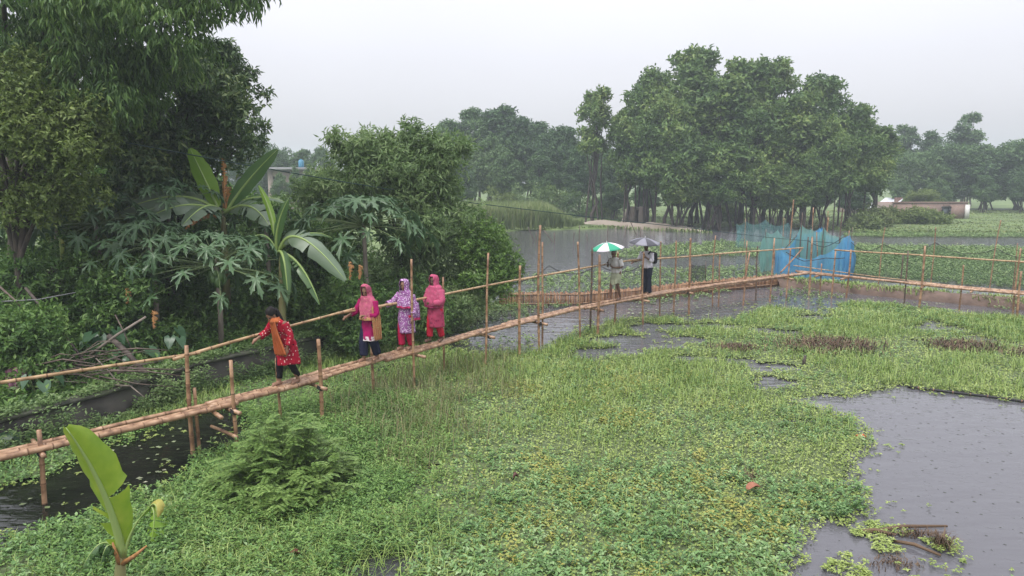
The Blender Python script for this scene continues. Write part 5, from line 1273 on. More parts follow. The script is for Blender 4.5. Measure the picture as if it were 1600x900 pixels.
for i in range(12):
    for j in range(8): a = i * 9 + j; q.append((a, a + 9, a + 10, a + 1))
o = obj('hung_cloth', mesh_np('hung_cloth', V, [q], True), clm); so = o.modifiers.new('thick', 'SOLIDIFY'); so.thickness = 0.012
tag(o, 'faded pink cloth draped over the brushwood at the picture edge', 'cloth')
mb = MB(); pts = [pd(-30, 473, 13.6), pd(60, 468, 14.2), pd(118, 457, 14.8)]; mb.tube(pts, 0.012, 6); tag(obj('wire', mb.mesh('wire'), plain('wire', (0.2, 0.2, 0.2), .5)), 'pale wire running past the dark stake on the bank', 'wire')
# hanging dead leaves
for i, (x, y, Y, s, lab) in enumerate([(92, 372, 16.2, 0.55, 'yellow dead leaf hanging beside the forked trunk'), (238, 486, 15.0, 0.36, 'yellow brown dead leaf at the end of the pale pole'), (196, 452, 15.4, 0.30, 'brown withered leaf hanging under the small papaya'), (545, 410, 17.0, 0.40, 'longer brown dead leaf hanging over the magenta scarf'), (560, 415, 17.1, 0.32, 'shorter brown dead leaf hanging next to the longer one')]):
    p = pd(x, y, Y); t = thing('dead_leaf', lab, 'dead leaf', (p.x, p.y, p.z - s), 0, 'dead leaves on the bank')
    banana_leaf(t, p, p + Vector((0.05, -0.03, 0.02)), p + Vector((0.02, -0.05, -s)), 0.2, M['banana_dead'] if i else M['leaf_yellow'], 60 + i, tears=0.4, vee=0.8, stalk=0.08, facing=(0, -1, .1), name='blade')

# ------------------------------------------------------------------ small things on the water
o = pole('edge_pipe', px(1418, 604, 0.03), px(1640, 633, 0.03), 0.03, 'rope_dark', None); tag(o, 'black pipe floating along the pond edge', 'pipe')
p = px(1345, 680, 0.04); V = []
for j in range(5):
    for i in range(7): V.append((p.x - 0.075 + 0.025 * i, p.y - 0.05 + 0.025 * j, 0.03 + 0.035 * math.sin(i * 0.5) * math.sin(j * 0.75) + 0.012 * math.sin(i * 2.3 + j * 1.7)))
q = [(j * 7 + i, j * 7 + i + 1, j * 7 + i + 8, j * 7 + i + 7) for j in range(4) for i in range(6)]
m_, n_, l_, b_ = newmat('wrapper'); tcw = n_.new('ShaderNodeTexCoord'); sw = n_.new('ShaderNodeSeparateXYZ'); l_.new(tcw.outputs['Generated'], sw.inputs[0]); rw2 = ramp(n_, [(0.30, (0.75, 0.05, 0.02)), (0.42, (0.8, 0.62, 0.5)), (0.6, (0.8, 0.62, 0.5)), (0.7, (0.75, 0.06, 0.02))]); l_.new(sw.outputs['X'], rw2.inputs[0]); l_.new(rw2.outputs[0], b_.inputs['Base Color']); b_.inputs['Roughness'].default_value = .3
o = obj('snack_wrapper', mesh_np('snack_wrapper', V, [q], True), m_); so = o.modifiers.new('thick', 'SOLIDIFY'); so.thickness = 0.01; tag(o, 'crumpled orange red wrapper floating at the pond edge', 'wrapper')
def fallen_leaf(x, y, s, col, lab, nm='fallen_leaf', rz=0.3):
    p = px(x, y, 0.12); V = [(0, 0, .02)]
    for i in range(16):
        a = 2 * math.pi * i / 16; r = s * (1 + 0.35 * abs(math.cos(a)) + 0.12 * math.sin(a * 3 + 1)); V.append((r * math.cos(a), r * 0.6 * math.sin(a), 0.05 * abs(math.sin(a)) - 0.02 * math.cos(a * 2)))
    o = obj(nm, mesh_np(nm, V, [[(0, i, i % 16 + 1) for i in range(1, 17)]], False), noisemat('dead_' + nm + str(x), tuple(c * .7 for c in col), col, 20, .7)); o.location = p; o.rotation_euler = (0.1, -.1, rz)
    so = o.modifiers.new('thick', 'SOLIDIFY'); so.thickness = 0.006; tag(o, lab, 'fallen leaf', 'fallen leaves')
fallen_leaf(1177, 762, 0.085, (0.36, 0.15, 0.09), 'large reddish brown fallen leaf lying on weed near the pond')
fallen_leaf(461, 866, 0.05, (0.14, 0.05, 0.03), 'dark brown fallen leaf in the arching grass at the bottom edge')
fallen_leaf(806, 745, 0.035, (0.13, 0.06, 0.05), 'small dark fallen leaf among the yellowing weed')
# dead brown stalks of hyacinth
rg = np.random.default_rng(13); M['dead_stalk'] = leafmat('dead_stalk', [(0.035, 0.022, 0.014), (0.075, 0.045, 0.026), (0.12, 0.075, 0.042), (0.17, 0.125, 0.07)], .7, 0, 2)
for i, (x, y, w, h_, n, hg, lab) in enumerate([(1150, 546, 0.55, 0.4, 480, .16, 'clump of dead brown stalks beside the dark puddle'), (1295, 545, 1.2, 0.8, 1300, .26, 'widest clump of dead brown stalks beside the short black stump'), (1510, 545, 0.9, 0.6, 800, .22, 'clump of dead brown stalks near the branching walkway water'), (1598, 556, 0.35, 0.4, 200, .2, 'dead brown stalks at the far picture edge above the black pipe'),
                                               (1430, 838, 0.34, 0.10, 130, .10, 'dead brown hyacinth stalks sprawled in the pond'), (1400, 882, 0.34, 0.16, 190, .06, 'tangled dead brown roots nearest the bottom edge of the pond'), (1165, 750, 0.22, 0.2, 120, .12, 'small clump of dead stalks by the reddish fallen leaf'), (1470, 855, 0.08, 0.1, 120, .2, 'upright tuft of dead brown stalks at the end of the floating stems')]):
    p = px(x, y, 0); X = rg.normal(0, w * .5, n); Y = rg.normal(0, h_ * .5, n)
    V, f = blades(X, Y, 0.01, hg * rg.uniform(.4, 1.3, n), rg.uniform(.4, 1.6, n), rg, (0.011 if p.y < 11 else 0.016) * float(dist_scale(p.y)))
    o = obj('dead_stalk_clump', mesh_np('dead_stalk_clump', V, f), M['dead_stalk']); o.location = p; tag(o, lab, 'dead stalks', None, 'stuff')
for i, (xa, ya, xb, yb, lab) in enumerate([(1345, 833, 1480, 822, 'longest brown stem floating in the pond'), (1395, 845, 1470, 868, 'brown stem floating across the dead stalks in the pond'), (1340, 830, 1400, 836, 'short brown stem end floating by the weed edge')]):
    a, b = px(xa, ya, .02), px(xb, yb, .04); mb = MB(); mb.tube([a, a.lerp(b, .5) + Vector((0, .05, .02)), b], [.02, .025, .016], 6); tag(obj('floating_stem', mb.mesh('floating_stem', True), M['dead_stalk']), lab, 'stem', 'floating stems')
# green fringe around those stems
X, Y = scatter(2500, 3.5, 6.5, 7.5, 9.5, rg); k = (sdist(X, Y, wpoly([(1320, 835), (1360, 815), (1440, 825), (1500, 850), (1520, 930), (1260, 930), (1290, 880), (1350, 850)])) < 0) & (fbm(X, Y, .35, 8) > .5); X, Y = X[k], Y[k]
V, f = rosettes(X, Y, rg.uniform(.01, .05, len(X)), 5, 0.045, .6, rg, (0, .5)); tag(obj('pond_weed', mesh_np('pond_weed', V, [f]), M['leaf_duck']), 'thin scum of green weed around the floating stems', 'weed', kind='stuff')
st = px(1256, 572, 0); mb = MB(); mb.tube([(st.x, st.y, -.1), (st.x, st.y, .12), (st.x + .02, st.y, .26)], [.05, .045, .03], 8); tag(obj('stump', mb.mesh('stump', True), M['bark']), 'short black stump sticking out of the weed', 'stump')

# ------------------------------------------------------------------ people
def fabric(name, base, spot=None, scale=14, size=0.3, border=None, bh=0.1, rough=0.85, dark=0.8):
    m, n, l, b = newmat(name); b.inputs['Roughness'].default_value = rough; b.inputs['Specular IOR Level'].default_value = 0.05
    t = n.new('ShaderNodeTexCoord'); nz = n.new('ShaderNodeTexNoise'); nz.inputs['Scale'].default_value = 9; l.new(t.outputs['Object'], nz.inputs['Vector'])
    r = ramp(n, [(0.3, tuple(c * dark for c in base)), (0.7, base)]); l.new(nz.outputs[0], r.inputs[0]); col = r.outputs[0]
    def over(fac, c, col):
        mx = n.new('ShaderNodeMix'); mx.data_type = 'RGBA'; l.new(fac, mx.inputs[0]); l.new(col, mx.inputs[6]); mx.inputs[7].default_value = (*c, 1); return mx.outputs[2]
    if spot:
        v = n.new('ShaderNodeTexVoronoi'); v.inputs['Scale'].default_value = scale; l.new(t.outputs['Object'], v.inputs['Vector'])
        nn = n.new('ShaderNodeTexNoise'); nn.inputs['Scale'].default_value = scale * 2.5; l.new(t.outputs['Object'], nn.inputs['Vector'])
        a = n.new('ShaderNodeMath'); a.operation = 'MULTIPLY_ADD'; a.inputs[1].default_value = 0.35; l.new(nn.outputs[0], a.inputs[0]); l.new(v.outputs['Distance'], a.inputs[2])
        c_ = n.new('ShaderNodeMath'); c_.operation = 'LESS_THAN'; c_.inputs[1].default_value = size + 0.17; l.new(a.outputs[0], c_.inputs[0]); col = over(c_.outputs[0], spot, col)
    if border:
        s = n.new('ShaderNodeSeparateXYZ'); l.new(t.outputs['Generated'], s.inputs[0])
        c_ = n.new('ShaderNodeMath'); c_.operation = 'LESS_THAN'; c_.inputs[1].default_value = bh; l.new(s.outputs['Z'], c_.inputs[0]); col = over(c_.outputs[0], border, col)
    l.new(col, b.inputs['Base Color'])
    return m
SKIN = noisemat('skin', (0.20, 0.105, 0.065), (0.27, 0.15, 0.095), 10, 0.5)
SKIN_D = noisemat('skin_dark', (0.10, 0.052, 0.034), (0.15, 0.08, 0.052), 10, 0.5)
HAIR = plain('hair', (0.012, 0.010, 0.010), 0.6, 0.15)
HAIRG = noisemat('hair_grey', (0.10, 0.095, 0.09), (0.25, 0.24, 0.23), 40, 0.7)
EYE = plain('eye', (0.015, 0.012, 0.012), 0.2)
LIP = plain('lip', (0.16, 0.055, 0.045), 0.5)

WR = bpy.data.textures.new('wrinkle', 'CLOUDS'); WR.noise_scale = 0.075; WR.noise_depth = 2
def wrinkle(o, s=0.035):
    m = o.modifiers.new('subdivide', 'SUBSURF'); m.levels = 1; m.render_levels = 1
    m = o.modifiers.new('wrinkle', 'DISPLACE'); m.texture = WR; m.texture_coords = 'LOCAL'; m.strength = s; m.mid_level = 0.5
def V3(*a): return Vector(a)
def add_hand(mb, wrist, d, nrm, curl, k=1.0, thumb_side=1):
    "palm and five fingers; d = along the hand, nrm = palm side the fingers curl to"
    d = Vector(d).normalized(); nrm = (Vector(nrm) - d * d.dot(Vector(nrm))).normalized(); s = d.cross(nrm) * thumb_side
    w = Vector(wrist); kn = w + d * 0.085 * k
    mb.tube([w, w + d * 0.03 * k, w + d * 0.06 * k, kn], [0.025 * k, 0.034 * k, 0.038 * k, 0.034 * k], 10, flat=0.55)
    for i, (o_, L) in enumerate(((0.030, 0.070), (0.010, 0.080), (-0.010, 0.074), (-0.029, 0.058))):
        p = w + d * 0.080 * k + s * o_ * k; pts = [p]; a = curl * 0.35
        for seg in (0.45, 0.32, 0.23):
            p = p + (d * math.cos(a) + nrm * math.sin(a)) * L * seg * k; pts.append(p); a += curl
        mb.tube(pts, [0.0095 * k, 0.009 * k, 0.008 * k, 0.0065 * k], 6)
    p = w + d * 0.025 * k + s * 0.028 * k; q = p + (d * 0.5 + s * 0.75 + nrm * 0.3).normalized() * 0.042 * k; e = q + (d * 0.75 + s * 0.1 + nrm * 0.6 * curl).normalized() * 0.034 * k
    mb.tube([p, q, e], [0.014 * k, 0.011 * k, 0.008 * k], 6)
def add_foot(mb, ankle, heading, k=1.0, floor=0.0):
    a = Vector(ankle); h = Vector((heading[0], heading[1], 0)).normalized(); z = floor
    g = lambda f, zz: Vector((a.x, a.y, 0)) + h * f * k + Vector((0, 0, z + zz))
    mb.tube([a + Vector((0, 0, .05)), a, g(-0.01, 0.045), g(0.0, 0.03)], [0.036 * k, 0.034 * k, 0.036 * k, 0.03 * k], 10)
    mb.tube([g(-0.055, 0.022), g(-0.03, 0.032), g(0.05, 0.036), g(0.12, 0.024), g(0.15, 0.02)], [0.018 * k, 0.034 * k, 0.036 * k, 0.042 * k, 0.034 * k], 10, flat=0.72)
    s = Vector((-h.y, h.x, 0))
    for i in range(5): mb.tube([g(0.14, 0.017) + s * (0.028 - 0.014 * i) * k, g(0.178 - 0.008 * i, 0.012) + s * (0.03 - 0.0145 * i) * k], [0.010 * k, 0.007 * k], 5)
def head_matrix(c, yaw, pitch, roll=0.0):
    return Matrix.Translation(Vector(c)) @ Matrix.Rotation(yaw, 4, 'Z') @ Matrix.Rotation(pitch, 4, 'X') @ Matrix.Rotation(roll, 4, 'Y')
def person(label, loc, rotz, J, skin, hands=(), voxel=0.0108):
    mb = MB(); H = J['headm']
    # torso and neck
    pel, che, nk = Vector(J['pelvis']), Vector(J['chest']), Vector(J['neck'])
    mb.tube([pel - Vector((0, 0, .09)), pel, pel.lerp(che, .5), che, che.lerp(nk, .6), nk], [0.12, 0.145, 0.12, 0.14, 0.10, 0.05], 14, flat=0.75)
    hc = H @ Vector((0, -0.01, -0.05)); mb.tube([nk - Vector((0, 0, .06)), nk, hc], [0.058, 0.05, 0.05], 10)
    # head: skull, jaw, nose, ears
    hb = MB(); hb.ball((0, -0.012, 0.03), (0.074, 0.093, 0.088), 18, 12); hb.ball((0, 0.022, -0.035), (0.056, 0.062, 0.075), 14, 10); hb.ball((0, 0.062, -0.085), (0.024, 0.022, 0.022), 10, 7)
    hb.tube([(0, 0.075, 0.018), (0, 0.093, -0.008), (0, 0.104, -0.030), (0, 0.085, -0.040)], [0.009, 0.012, 0.016, 0.010], 8)
    hb.ball((0, 0.073, 0.030), (0.05, 0.014, 0.010), 10, 6)
    for s in (-1, 1): hb.ball((s * 0.076, -0.005, -0.008), (0.010, 0.020, 0.032), 8, 6)
    for V, in [(np.concatenate(hb.v),)]:
        V = np.array([tuple(H @ Vector(v)) for v in V]); mb.add(V, hb.f)
    for sd in ('R', 'L'):
        sh, el, wr = Vector(J['sh' + sd]), Vector(J['el' + sd]), Vector(J['wr' + sd])
        mb.tube([che.lerp(sh, .4), sh, sh.lerp(el, .5), el, el.lerp(wr, .3), wr], [0.06, 0.052, 0.044, 0.036, 0.037, 0.024], 10)
        hp, kn, an = Vector(J['hip' + sd]), Vector(J['kn' + sd]), Vector(J['an' + sd])
        mb.tube([hp + Vector((0, 0, .06)), hp, hp.lerp(kn, .5), kn, kn.lerp(an, .3), an], [0.08, 0.085, 0.072, 0.052, 0.052, 0.034], 12)
        add_foot(mb, an, J['foot' + sd], 1.0, J.get('floor' + sd, 0.0))
    for h in hands: add_hand(mb, **h)
    me = mb.mesh('person_raw')
    tmp = bpy.data.objects.new('tmp_body', me); C.objects.link(tmp)
    rm = tmp.modifiers.new('r', 'REMESH'); rm.mode = 'VOXEL'; rm.voxel_size = voxel; rm.use_smooth_shade = True
    sm = tmp.modifiers.new('s', 'SMOOTH'); sm.factor = 0.5; sm.iterations = 3
    ev = bpy.data.meshes.new_from_object(tmp.evaluated_get(bpy.context.evaluated_depsgraph_get()))
    bpy.data.objects.remove(tmp)
    ev.name = 'person'; ev.materials.clear(); ev.materials.append(skin)
    o = bpy.data.objects.new('person', ev); C.objects.link(o); o.location = loc; o.rotation_euler = (0, 0, rotz); o.scale = (0.92, 0.92, 1.0)
    tag(o, label, 'person')
    for s in (-1, 1):
        e = MB(); p = H @ Vector((s * 0.030, 0.078, 0.012)); e.ball(tuple(p), (0.013, 0.013, 0.008), 8, 6); obj('eye', e.mesh('eye', True), EYE, o, False)
    e = MB(); e.ball(tuple(H @ Vector((0, 0.083, -0.058))), (0.022, 0.010, 0.008), 8, 6); obj('mouth', e.mesh('mouth', True), LIP, o, False)
    return o
def loft(name, rings, mat, parent, seg=44, fold=0.0, nf=9, hem=0.0, hole=None, thick=0.005, seed=0):
    "cloth around rings (cx, cy, cz, rx, ry) listed top to bottom; hole = (ring from, to, half angle) left open in front"
    rings = [(r[0], r[1], r[2], r[3] * (0.9 if r[3] > 0.13 else 1), r[4] * (0.9 if r[3] > 0.13 else 1)) for r in rings]
    V, q = [], []; nr = len(rings); rg = random.Random(seed); ph = rg.uniform(0, 6)
    # resample for smoothness
    R = []
    for i in range(nr - 1):
        for k in range(3):
            s = k / 3; R.append(([a + (b - a) * s for a, b in zip(rings[i], rings[i + 1])], (i + s) / (nr - 1), i + s))
    R.append((list(rings[-1]), 1.0, nr - 1))
    for (cx, cy, cz, rx, ry), u, ri in R:
        for k in range(seg):
            a = 2 * math.pi * k / seg
            f = 1 + fold * u ** 1.2 * (math.sin(nf * a + ph + 2.5 * u) + 0.5 * math.sin((nf + 4) * a + 2 * ph + u * 5) + 0.35 * math.sin(3 * a + 9 * u))
            V.append((cx + rx * f * math.sin(a), cy + ry * f * math.cos(a), cz + hem * u * math.sin(3 * a + ph) * (1 if u > 0.8 else 0)))
    for i in range(len(R) - 1):
        for k in range(seg):
            if hole and hole[0] <= R[i][2] < hole[1]:
                a = 2 * math.pi * (k + .5) / seg; a = min(a, 2 * math.pi - a)
                if a < hole[2]: continue
            m = (k + 1) % seg; q.append((i * seg + k, i * seg + m, (i + 1) * seg + m, (i + 1) * seg + k))
    o = obj(name, mesh_np(name, V, [q], True), mat, parent, False)
    wrinkle(o)
    if thick: so = o.modifiers.new('thick', 'SOLIDIFY'); so.thickness = thick; so.offset = 1
    return o
def tubecloth(name, pts, rad, mat, parent, n=14, wr=0.05, flat=1.0):
    P = []; Rr = []
    for i in range(len(pts) - 1):
        for k in range(5):
            s = k / 5; P.append(Vector(pts[i]).lerp(Vector(pts[i + 1]), s)); Rr.append((rad[i] + (rad[i + 1] - rad[i]) * s) * (1 + wr * math.sin((i * 5 + k) * 2.1)))
    P.append(Vector(pts[-1])); Rr.append(rad[-1])
    mb = MB(); mb.tube(P, Rr, n, cap=False, flat=flat); o = obj(name, mb.mesh(name, True), mat, parent, False)
    wrinkle(o, 0.022)
    so = o.modifiers.new('thick', 'SOLIDIFY'); so.thickness = 0.005; so.offset = 1
    return o
def sheet(name, rows, mat, parent, fold=0.01, thick=0.006):
    "hanging cloth: rows of (left point, right point) top to bottom"
    V, q = [], []; m = 18
    for i, (a, b) in enumerate(rows):
        for k in range(m + 1):
            s = k / m; p = Vector(a).lerp(Vector(b), s); w_ = fold * (0.5 + i / len(rows)); p.y += 1.6 * w_ * math.sin(k * 1.35 + i * 0.5); p.x += 0.8 * w_ * math.cos(k * 1.35 + i * 0.7); V.append(tuple(p))
    for i in range(len(rows) - 1):
        for k in range(m): a = i * (m + 1) + k; q.append((a, a + 1, a + m + 2, a + m + 1))
    o = obj(name, mesh_np(name, V, [q], True), mat, parent, False); so = o.modifiers.new('thick', 'SOLIDIFY'); so.thickness = thick
    ss = o.modifiers.new('sub', 'SUBSURF'); ss.levels = 1; ss.render_levels = 1
    return o
def stand(x, off=0.0):
    p, d, nrm = on_path(x, PATH); f = -d
    return Vector((p.x, p.y, ZD + 0.055)) + nrm * off, math.atan2(f.y, f.x) - math.pi / 2, nrm

# ---- woman in red floral dress, bending, black hair, orange scarf
p, rz, _ = stand(452)
H = head_matrix((0.03, 0.30, 1.265), 0.15, -0.75)
J = dict(pelvis=(0, 0.0, 0.78), chest=(0.02, 0.14, 1.05), neck=(0.02, 0.24, 1.18), headm=H, shR=(0.17, 0.17, 1.11), elR=(0.31, 0.22, 0.92), wrR=(0.33, 0.42, 0.835), shL=(-0.15, 0.14, 1.12), elL=(-0.22, 0.07, 0.88), wrL=(-0.21, 0.16, 0.68),
         hipR=(0.085, 0, 0.74), hipL=(-0.085, 0, 0.74), knR=(0.08, 0.13, 0.42), knL=(-0.07, 0.03, 0.42), anR=(0.07, 0.16, 0.07), anL=(-0.06, -0.16, 0.08), footR=(0.1, 1), footL=(-0.1, 1))
w1 = person('person in red floral dress and orange scarf bending to grip the handrail', p, rz, J, SKIN, [dict(wrist=J['wrR'], d=(0.05, 0.8, -0.35), nrm=(-.2, -.3, -1), curl=0.75, thumb_side=-1), dict(wrist=J['wrL'], d=(0.05, 0.25, -1), nrm=(1, 0, 0), curl=0.35)])
RED = fabric('red_floral', (0.36, 0.014, 0.035), (0.66, 0.52, 0.46), 20, 0.22)
loft('dress', [(0.02, 0.22, 1.19, .075, .07), (0.02, 0.18, 1.14, .185, .10), (0.02, .13, 1.02, .185, .14), (.01, .06, .88, .165, .135), (0, .0, .74, .20, .17), (0, .0, .55, .235, .21), (0, 0.0, .38, .27, .235)], RED, w1, fold=0.07, hem=0.012)
tubecloth('sleeve', [J['shR'], J['elR'], Vector(J['elR']).lerp(Vector(J['wrR']), .72)], [.072, .062, .055], RED, w1); tubecloth('sleeve', [J['shL'], J['elL'], Vector(J['elL']).lerp(Vector(J['wrL']), .72)], [.072, .062, .055], RED, w1)
BLK = fabric('black_cotton', (0.014, 0.013, 0.016))
for s in 'RL': tubecloth('legging', [J['hip' + s], J['kn' + s], Vector(J['an' + s]) + Vector((0, 0, .05))], [.10, .068, .048], BLK, w1, wr=.03)
hm = MB(); hm.ball((0, -0.032, 0.045), (0.090, 0.102, 0.095), 20, 12); V = np.array([tuple(H @ Vector((v[0], v[1], v[2]))) for v in np.concatenate(hm.v)]); V0 = np.concatenate(hm.v)
hm2 = MB(); hm2.v = [V]; hm2.f = hm.f; hm2.n = len(V)
hm2.tube([H @ Vector((0, -.10, .02)), H @ Vector((0, -.13, -.05)), Vector((-.02, .12, 1.16)), Vector((-.04, .06, 1.02))], [.045, .05, .04, .018], 10)
obj('hair', hm2.mesh('hair', True), HAIR, w1, False)
ORG = fabric('orange_scarf', (0.46, 0.135, 0.05), None)
loft('scarf', [(0.02, .245, 1.225, .085, .085), (.02, .24, 1.19, .105, .10), (.02, .225, 1.15, .125, .12), (.02, .215, 1.12, .10, .10)], ORG, w1, fold=.06)
sheet('scarf_end', [((-.09, .30, 1.18), (.06, .33, 1.18)), ((-.13, .30, 1.04), (.04, .32, 1.04)), ((-.18, .275, .88), (.02, .29, .88)), ((-.24, .24, .72), (.02, .265, .74)), ((-.29, .235, .58), (-.02, .265, .55))], ORG, w1, .022)
# ---- woman in magenta dress with pink scarf
def hijab(o, H, hc, mat, rings_below, half=0.85, fold=0.05, seed=1, name='headscarf'):
    c = lambda y, z: tuple(H @ Vector((0, y, z)))
    R = []
    for y, z, rx, ry in ((-.015, .135, .012, .012), (-.015, .127, .055, .06), (-.015, .10, .088, .095), (-.015, .05, .100, .112), (-.018, .0, .100, .112), (-.015, -.05, .094, .106), (-.005, -.10, .104, .112)):
        q = c(y, z); R.append((q[0], q[1], q[2], rx, ry))
    return loft(name, R + rings_below, mat, o, 52, fold, 8, 0.02, (2, 5.99, half), seed=seed)
p, rz, _ = stand(580)
H = head_matrix((0.0, 0.10, 1.40), 0.25, -0.35)
J = dict(pelvis=(0, 0, .80), chest=(0, .03, 1.10), neck=(0, .06, 1.27), headm=H, shR=(.17, .04, 1.20), elR=(.29, .10, .98), wrR=(.36, .30, .90), shL=(-.17, .03, 1.20), elL=(-.24, .06, .95), wrL=(-.08, .22, .93), hipR=(.09, 0, .76), hipL=(-.09, 0, .76),
         knR=(.08, .12, .43), knL=(-.08, .02, .43), anR=(.075, .14, .07), anL=(-.07, -.12, .08), footR=(.1, 1), footL=(-.1, 1))
w2 = person('person in magenta dress and pink scarf with one hand on the handrail', p, rz, J, SKIN, [dict(wrist=J['wrR'], d=(.1, .9, -.25), nrm=(-.2, -.2, -1), curl=.75, thumb_side=-1), dict(wrist=J['wrL'], d=(.8, .4, 0), nrm=(0, -.6, -.5), curl=.5)])
MAG = fabric('magenta', (0.34, 0.014, 0.105), None, border=None)
loft('dress', [(0, .05, 1.26, .08, .07), (0, .04, 1.20, .185, .10), (0, .03, 1.08, .18, .14), (0, .01, .93, .165, .135), (0, 0, .78, .20, .165), (0, .0, .58, .225, .19), (0, 0, .44, .245, .21)], MAG, w2, fold=.05)
HEM = fabric('white_hem', (0.66, 0.58, 0.60), (0.30, 0.02, 0.10), 45, .28)
loft('hem_band', [(0, 0, .51, .238, .203), (0, 0, .47, .246, .211), (0, 0, .425, .252, .217)], HEM, w2, fold=.045)
NAVY = fabric('navy', (0.018, 0.020, 0.045))
for s in 'RL': tubecloth('trouser_leg', [J['hip' + s], J['kn' + s], Vector(J['an' + s]) + Vector((0, 0, .05))], [.115, .10, .085], NAVY, w2, wr=.04)
for s in 'RL': tubecloth('sleeve', [J['sh' + s], J['el' + s], Vector(J['el' + s]).lerp(Vector(J['wr' + s]), .6)], [.072, .064, .055], MAG, w2)
PNK = fabric('pink_scarf', (0.44, 0.105, 0.17), (0.48, 0.20, 0.18), 22, .24)
PYB = fabric('pink_scarf_edge', (0.50, 0.24, 0.12), (0.46, 0.40, 0.16), 26, .3)
hijab(w2, H, 0, PNK, [(0, .06, 1.26, .155, .14), (-.01, .045, 1.18, .225, .155), (-.02, .05, 1.06, .235, .19), (-.03, .06, .94, .22, .19), (-.03, .07, .88, .215, .19)], half=.80)
loft('scarf_edge', [(-.03, .065, .905, .222, .195), (-.03, .07, .875, .224, .198), (-.03, .072, .845, .218, .192)], PYB, w2, fold=.05, seed=1)
sheet('scarf_end', [((-.24, -.02, 1.12), (-.20, .16, 1.12)), ((-.29, -.02, .98), (-.22, .17, .98)), ((-.31, -.01, .80), (-.22, .15, .80)), ((-.32, .0, .60), (-.23, .14, .60)), ((-.32, .0, .45), (-.25, .12, .43))], PYB, w2, .016)
# ---- woman in purple print
p, rz, _ = stand(637, 0.02)
H = head_matrix((0, .05, 1.36), 0.45, -0.05)
J = dict(pelvis=(0, 0, .78), chest=(0, 0, 1.08), neck=(0, .02, 1.24), headm=H, shR=(.17, 0, 1.16), elR=(.30, .10, .98), wrR=(.37, .32, .95), shL=(-.17, 0, 1.16), elL=(-.25, .0, .92), wrL=(-.27, .10, .72), hipR=(.085, 0, .74), hipL=(-.085, 0, .74),
         knR=(.08, .08, .42), knL=(-.08, .03, .42), anR=(.075, .08, .07), anL=(-.07, -.08, .07), footR=(.1, 1), footL=(-.1, 1))
w3 = person('person in purple and white print behind the tall bamboo pole', p, rz, J, SKIN, [dict(wrist=J['wrR'], d=(.1, .9, -.2), nrm=(-.2, -.2, -1), curl=.75, thumb_side=-1), dict(wrist=J['wrL'], d=(0, .3, -1), nrm=(1, 0, 0), curl=.4)])
PUR = fabric('purple_print', (0.30, 0.115, 0.31), (0.60, 0.50, 0.62), 34, .38)
PTR = fabric('pink_trim', (0.48, 0.04, 0.14))
loft('dress', [(0, .02, 1.24, .08, .07), (0, 0, 1.16, .185, .10), (0, 0, 1.05, .185, .145), (0, 0, .9, .175, .145), (0, 0, .76, .20, .17), (0, 0, .55, .215, .185), (0, 0, .36, .225, .195)], PUR, w3, fold=.05)
for s in 'RL': tubecloth('trouser_leg', [J['hip' + s], J['kn' + s], Vector(J['an' + s]) + Vector((0, 0, .03))], [.11, .088, .075], fabric('red_cotton', (0.46, 0.015, 0.07)), w3, wr=.05)
for s in 'RL': tubecloth('sleeve', [J['sh' + s], J['el' + s], Vector(J['el' + s]).lerp(Vector(J['wr' + s]), .7)], [.075, .07, .065], PUR, w3)
hijab(w3, H, 0, PUR, [(0, .02, 1.22, .16, .14), (0, .01, 1.13, .225, .15), (-.01, .01, 1.02, .245, .19), (-.02, .02, .92, .245, .20)], half=.75, seed=3)
loft('scarf_edge', [(-.02, .02, .94, .250, .205), (-.02, .02, .92, .252, .207), (-.02, .02, .90, .250, .204)], PTR, w3, fold=.05, seed=3)
sheet('scarf_end', [((-.27, -.12, 1.02), (-.25, .10, 1.02)), ((-.31, -.12, .90), (-.28, .12, .90)), ((-.33, -.1, .78), (-.30, .12, .78)), ((-.33, -.1, .68), (-.31, .1, .70))], PUR, w3, .014)
sheet('scarf_hem', [((-.333, -.1, .69), (-.313, .1, .71)), ((-.335, -.1, .66), (-.315, .1, .68)), ((-.335, -.1, .64), (-.317, .1, .65))], PTR, w3, .014)
# ---- woman wrapped in a wide pink shawl
p, rz, _ = stand(683, 0.03)
H = head_matrix((0, .05, 1.35), 0.1, -0.15)
J = dict(pelvis=(0, 0, .78), chest=(0, 0, 1.06), neck=(0, .02, 1.22), headm=H, shR=(.17, 0, 1.14), elR=(.24, .03, .90), wrR=(.06, .20, .88), shL=(-.17, 0, 1.14), elL=(-.25, .03, .90), wrL=(-.05, .21, .86), hipR=(.09, 0, .74), hipL=(-.09, 0, .74),
         knR=(.09, .10, .42), knL=(-.09, .03, .42), anR=(.09, .12, .07), anL=(-.10, -.10, .08), footR=(.1, 1), footL=(-.2, 1))
w4 = person('person wrapped in wide pink shawl with folded arms, last of the women', p, rz, J, SKIN_D, [dict(wrist=J['wrR'], d=(-1, .2, 0), nrm=(0, -1, 0), curl=.5, thumb_side=-1), dict(wrist=J['wrL'], d=(1, .2, 0), nrm=(0, -1, 0), curl=.5)])
P4 = fabric('rose_check', (0.42, 0.06, 0.125), (0.24, 0.03, 0.08), 12, .3)
SH4 = fabric('pink_shawl', (0.46, 0.085, 0.165), (0.44, 0.16, 0.22), 28, .25)
loft('dress', [(0, .02, 1.22, .08, .07), (0, 0, 1.14, .19, .11), (0, 0, 1.0, .20, .16), (0, 0, .85, .20, .165), (0, 0, .7, .215, .185), (0, 0, .5, .225, .195), (0, 0, .33, .235, .2)], P4, w4, fold=.05)
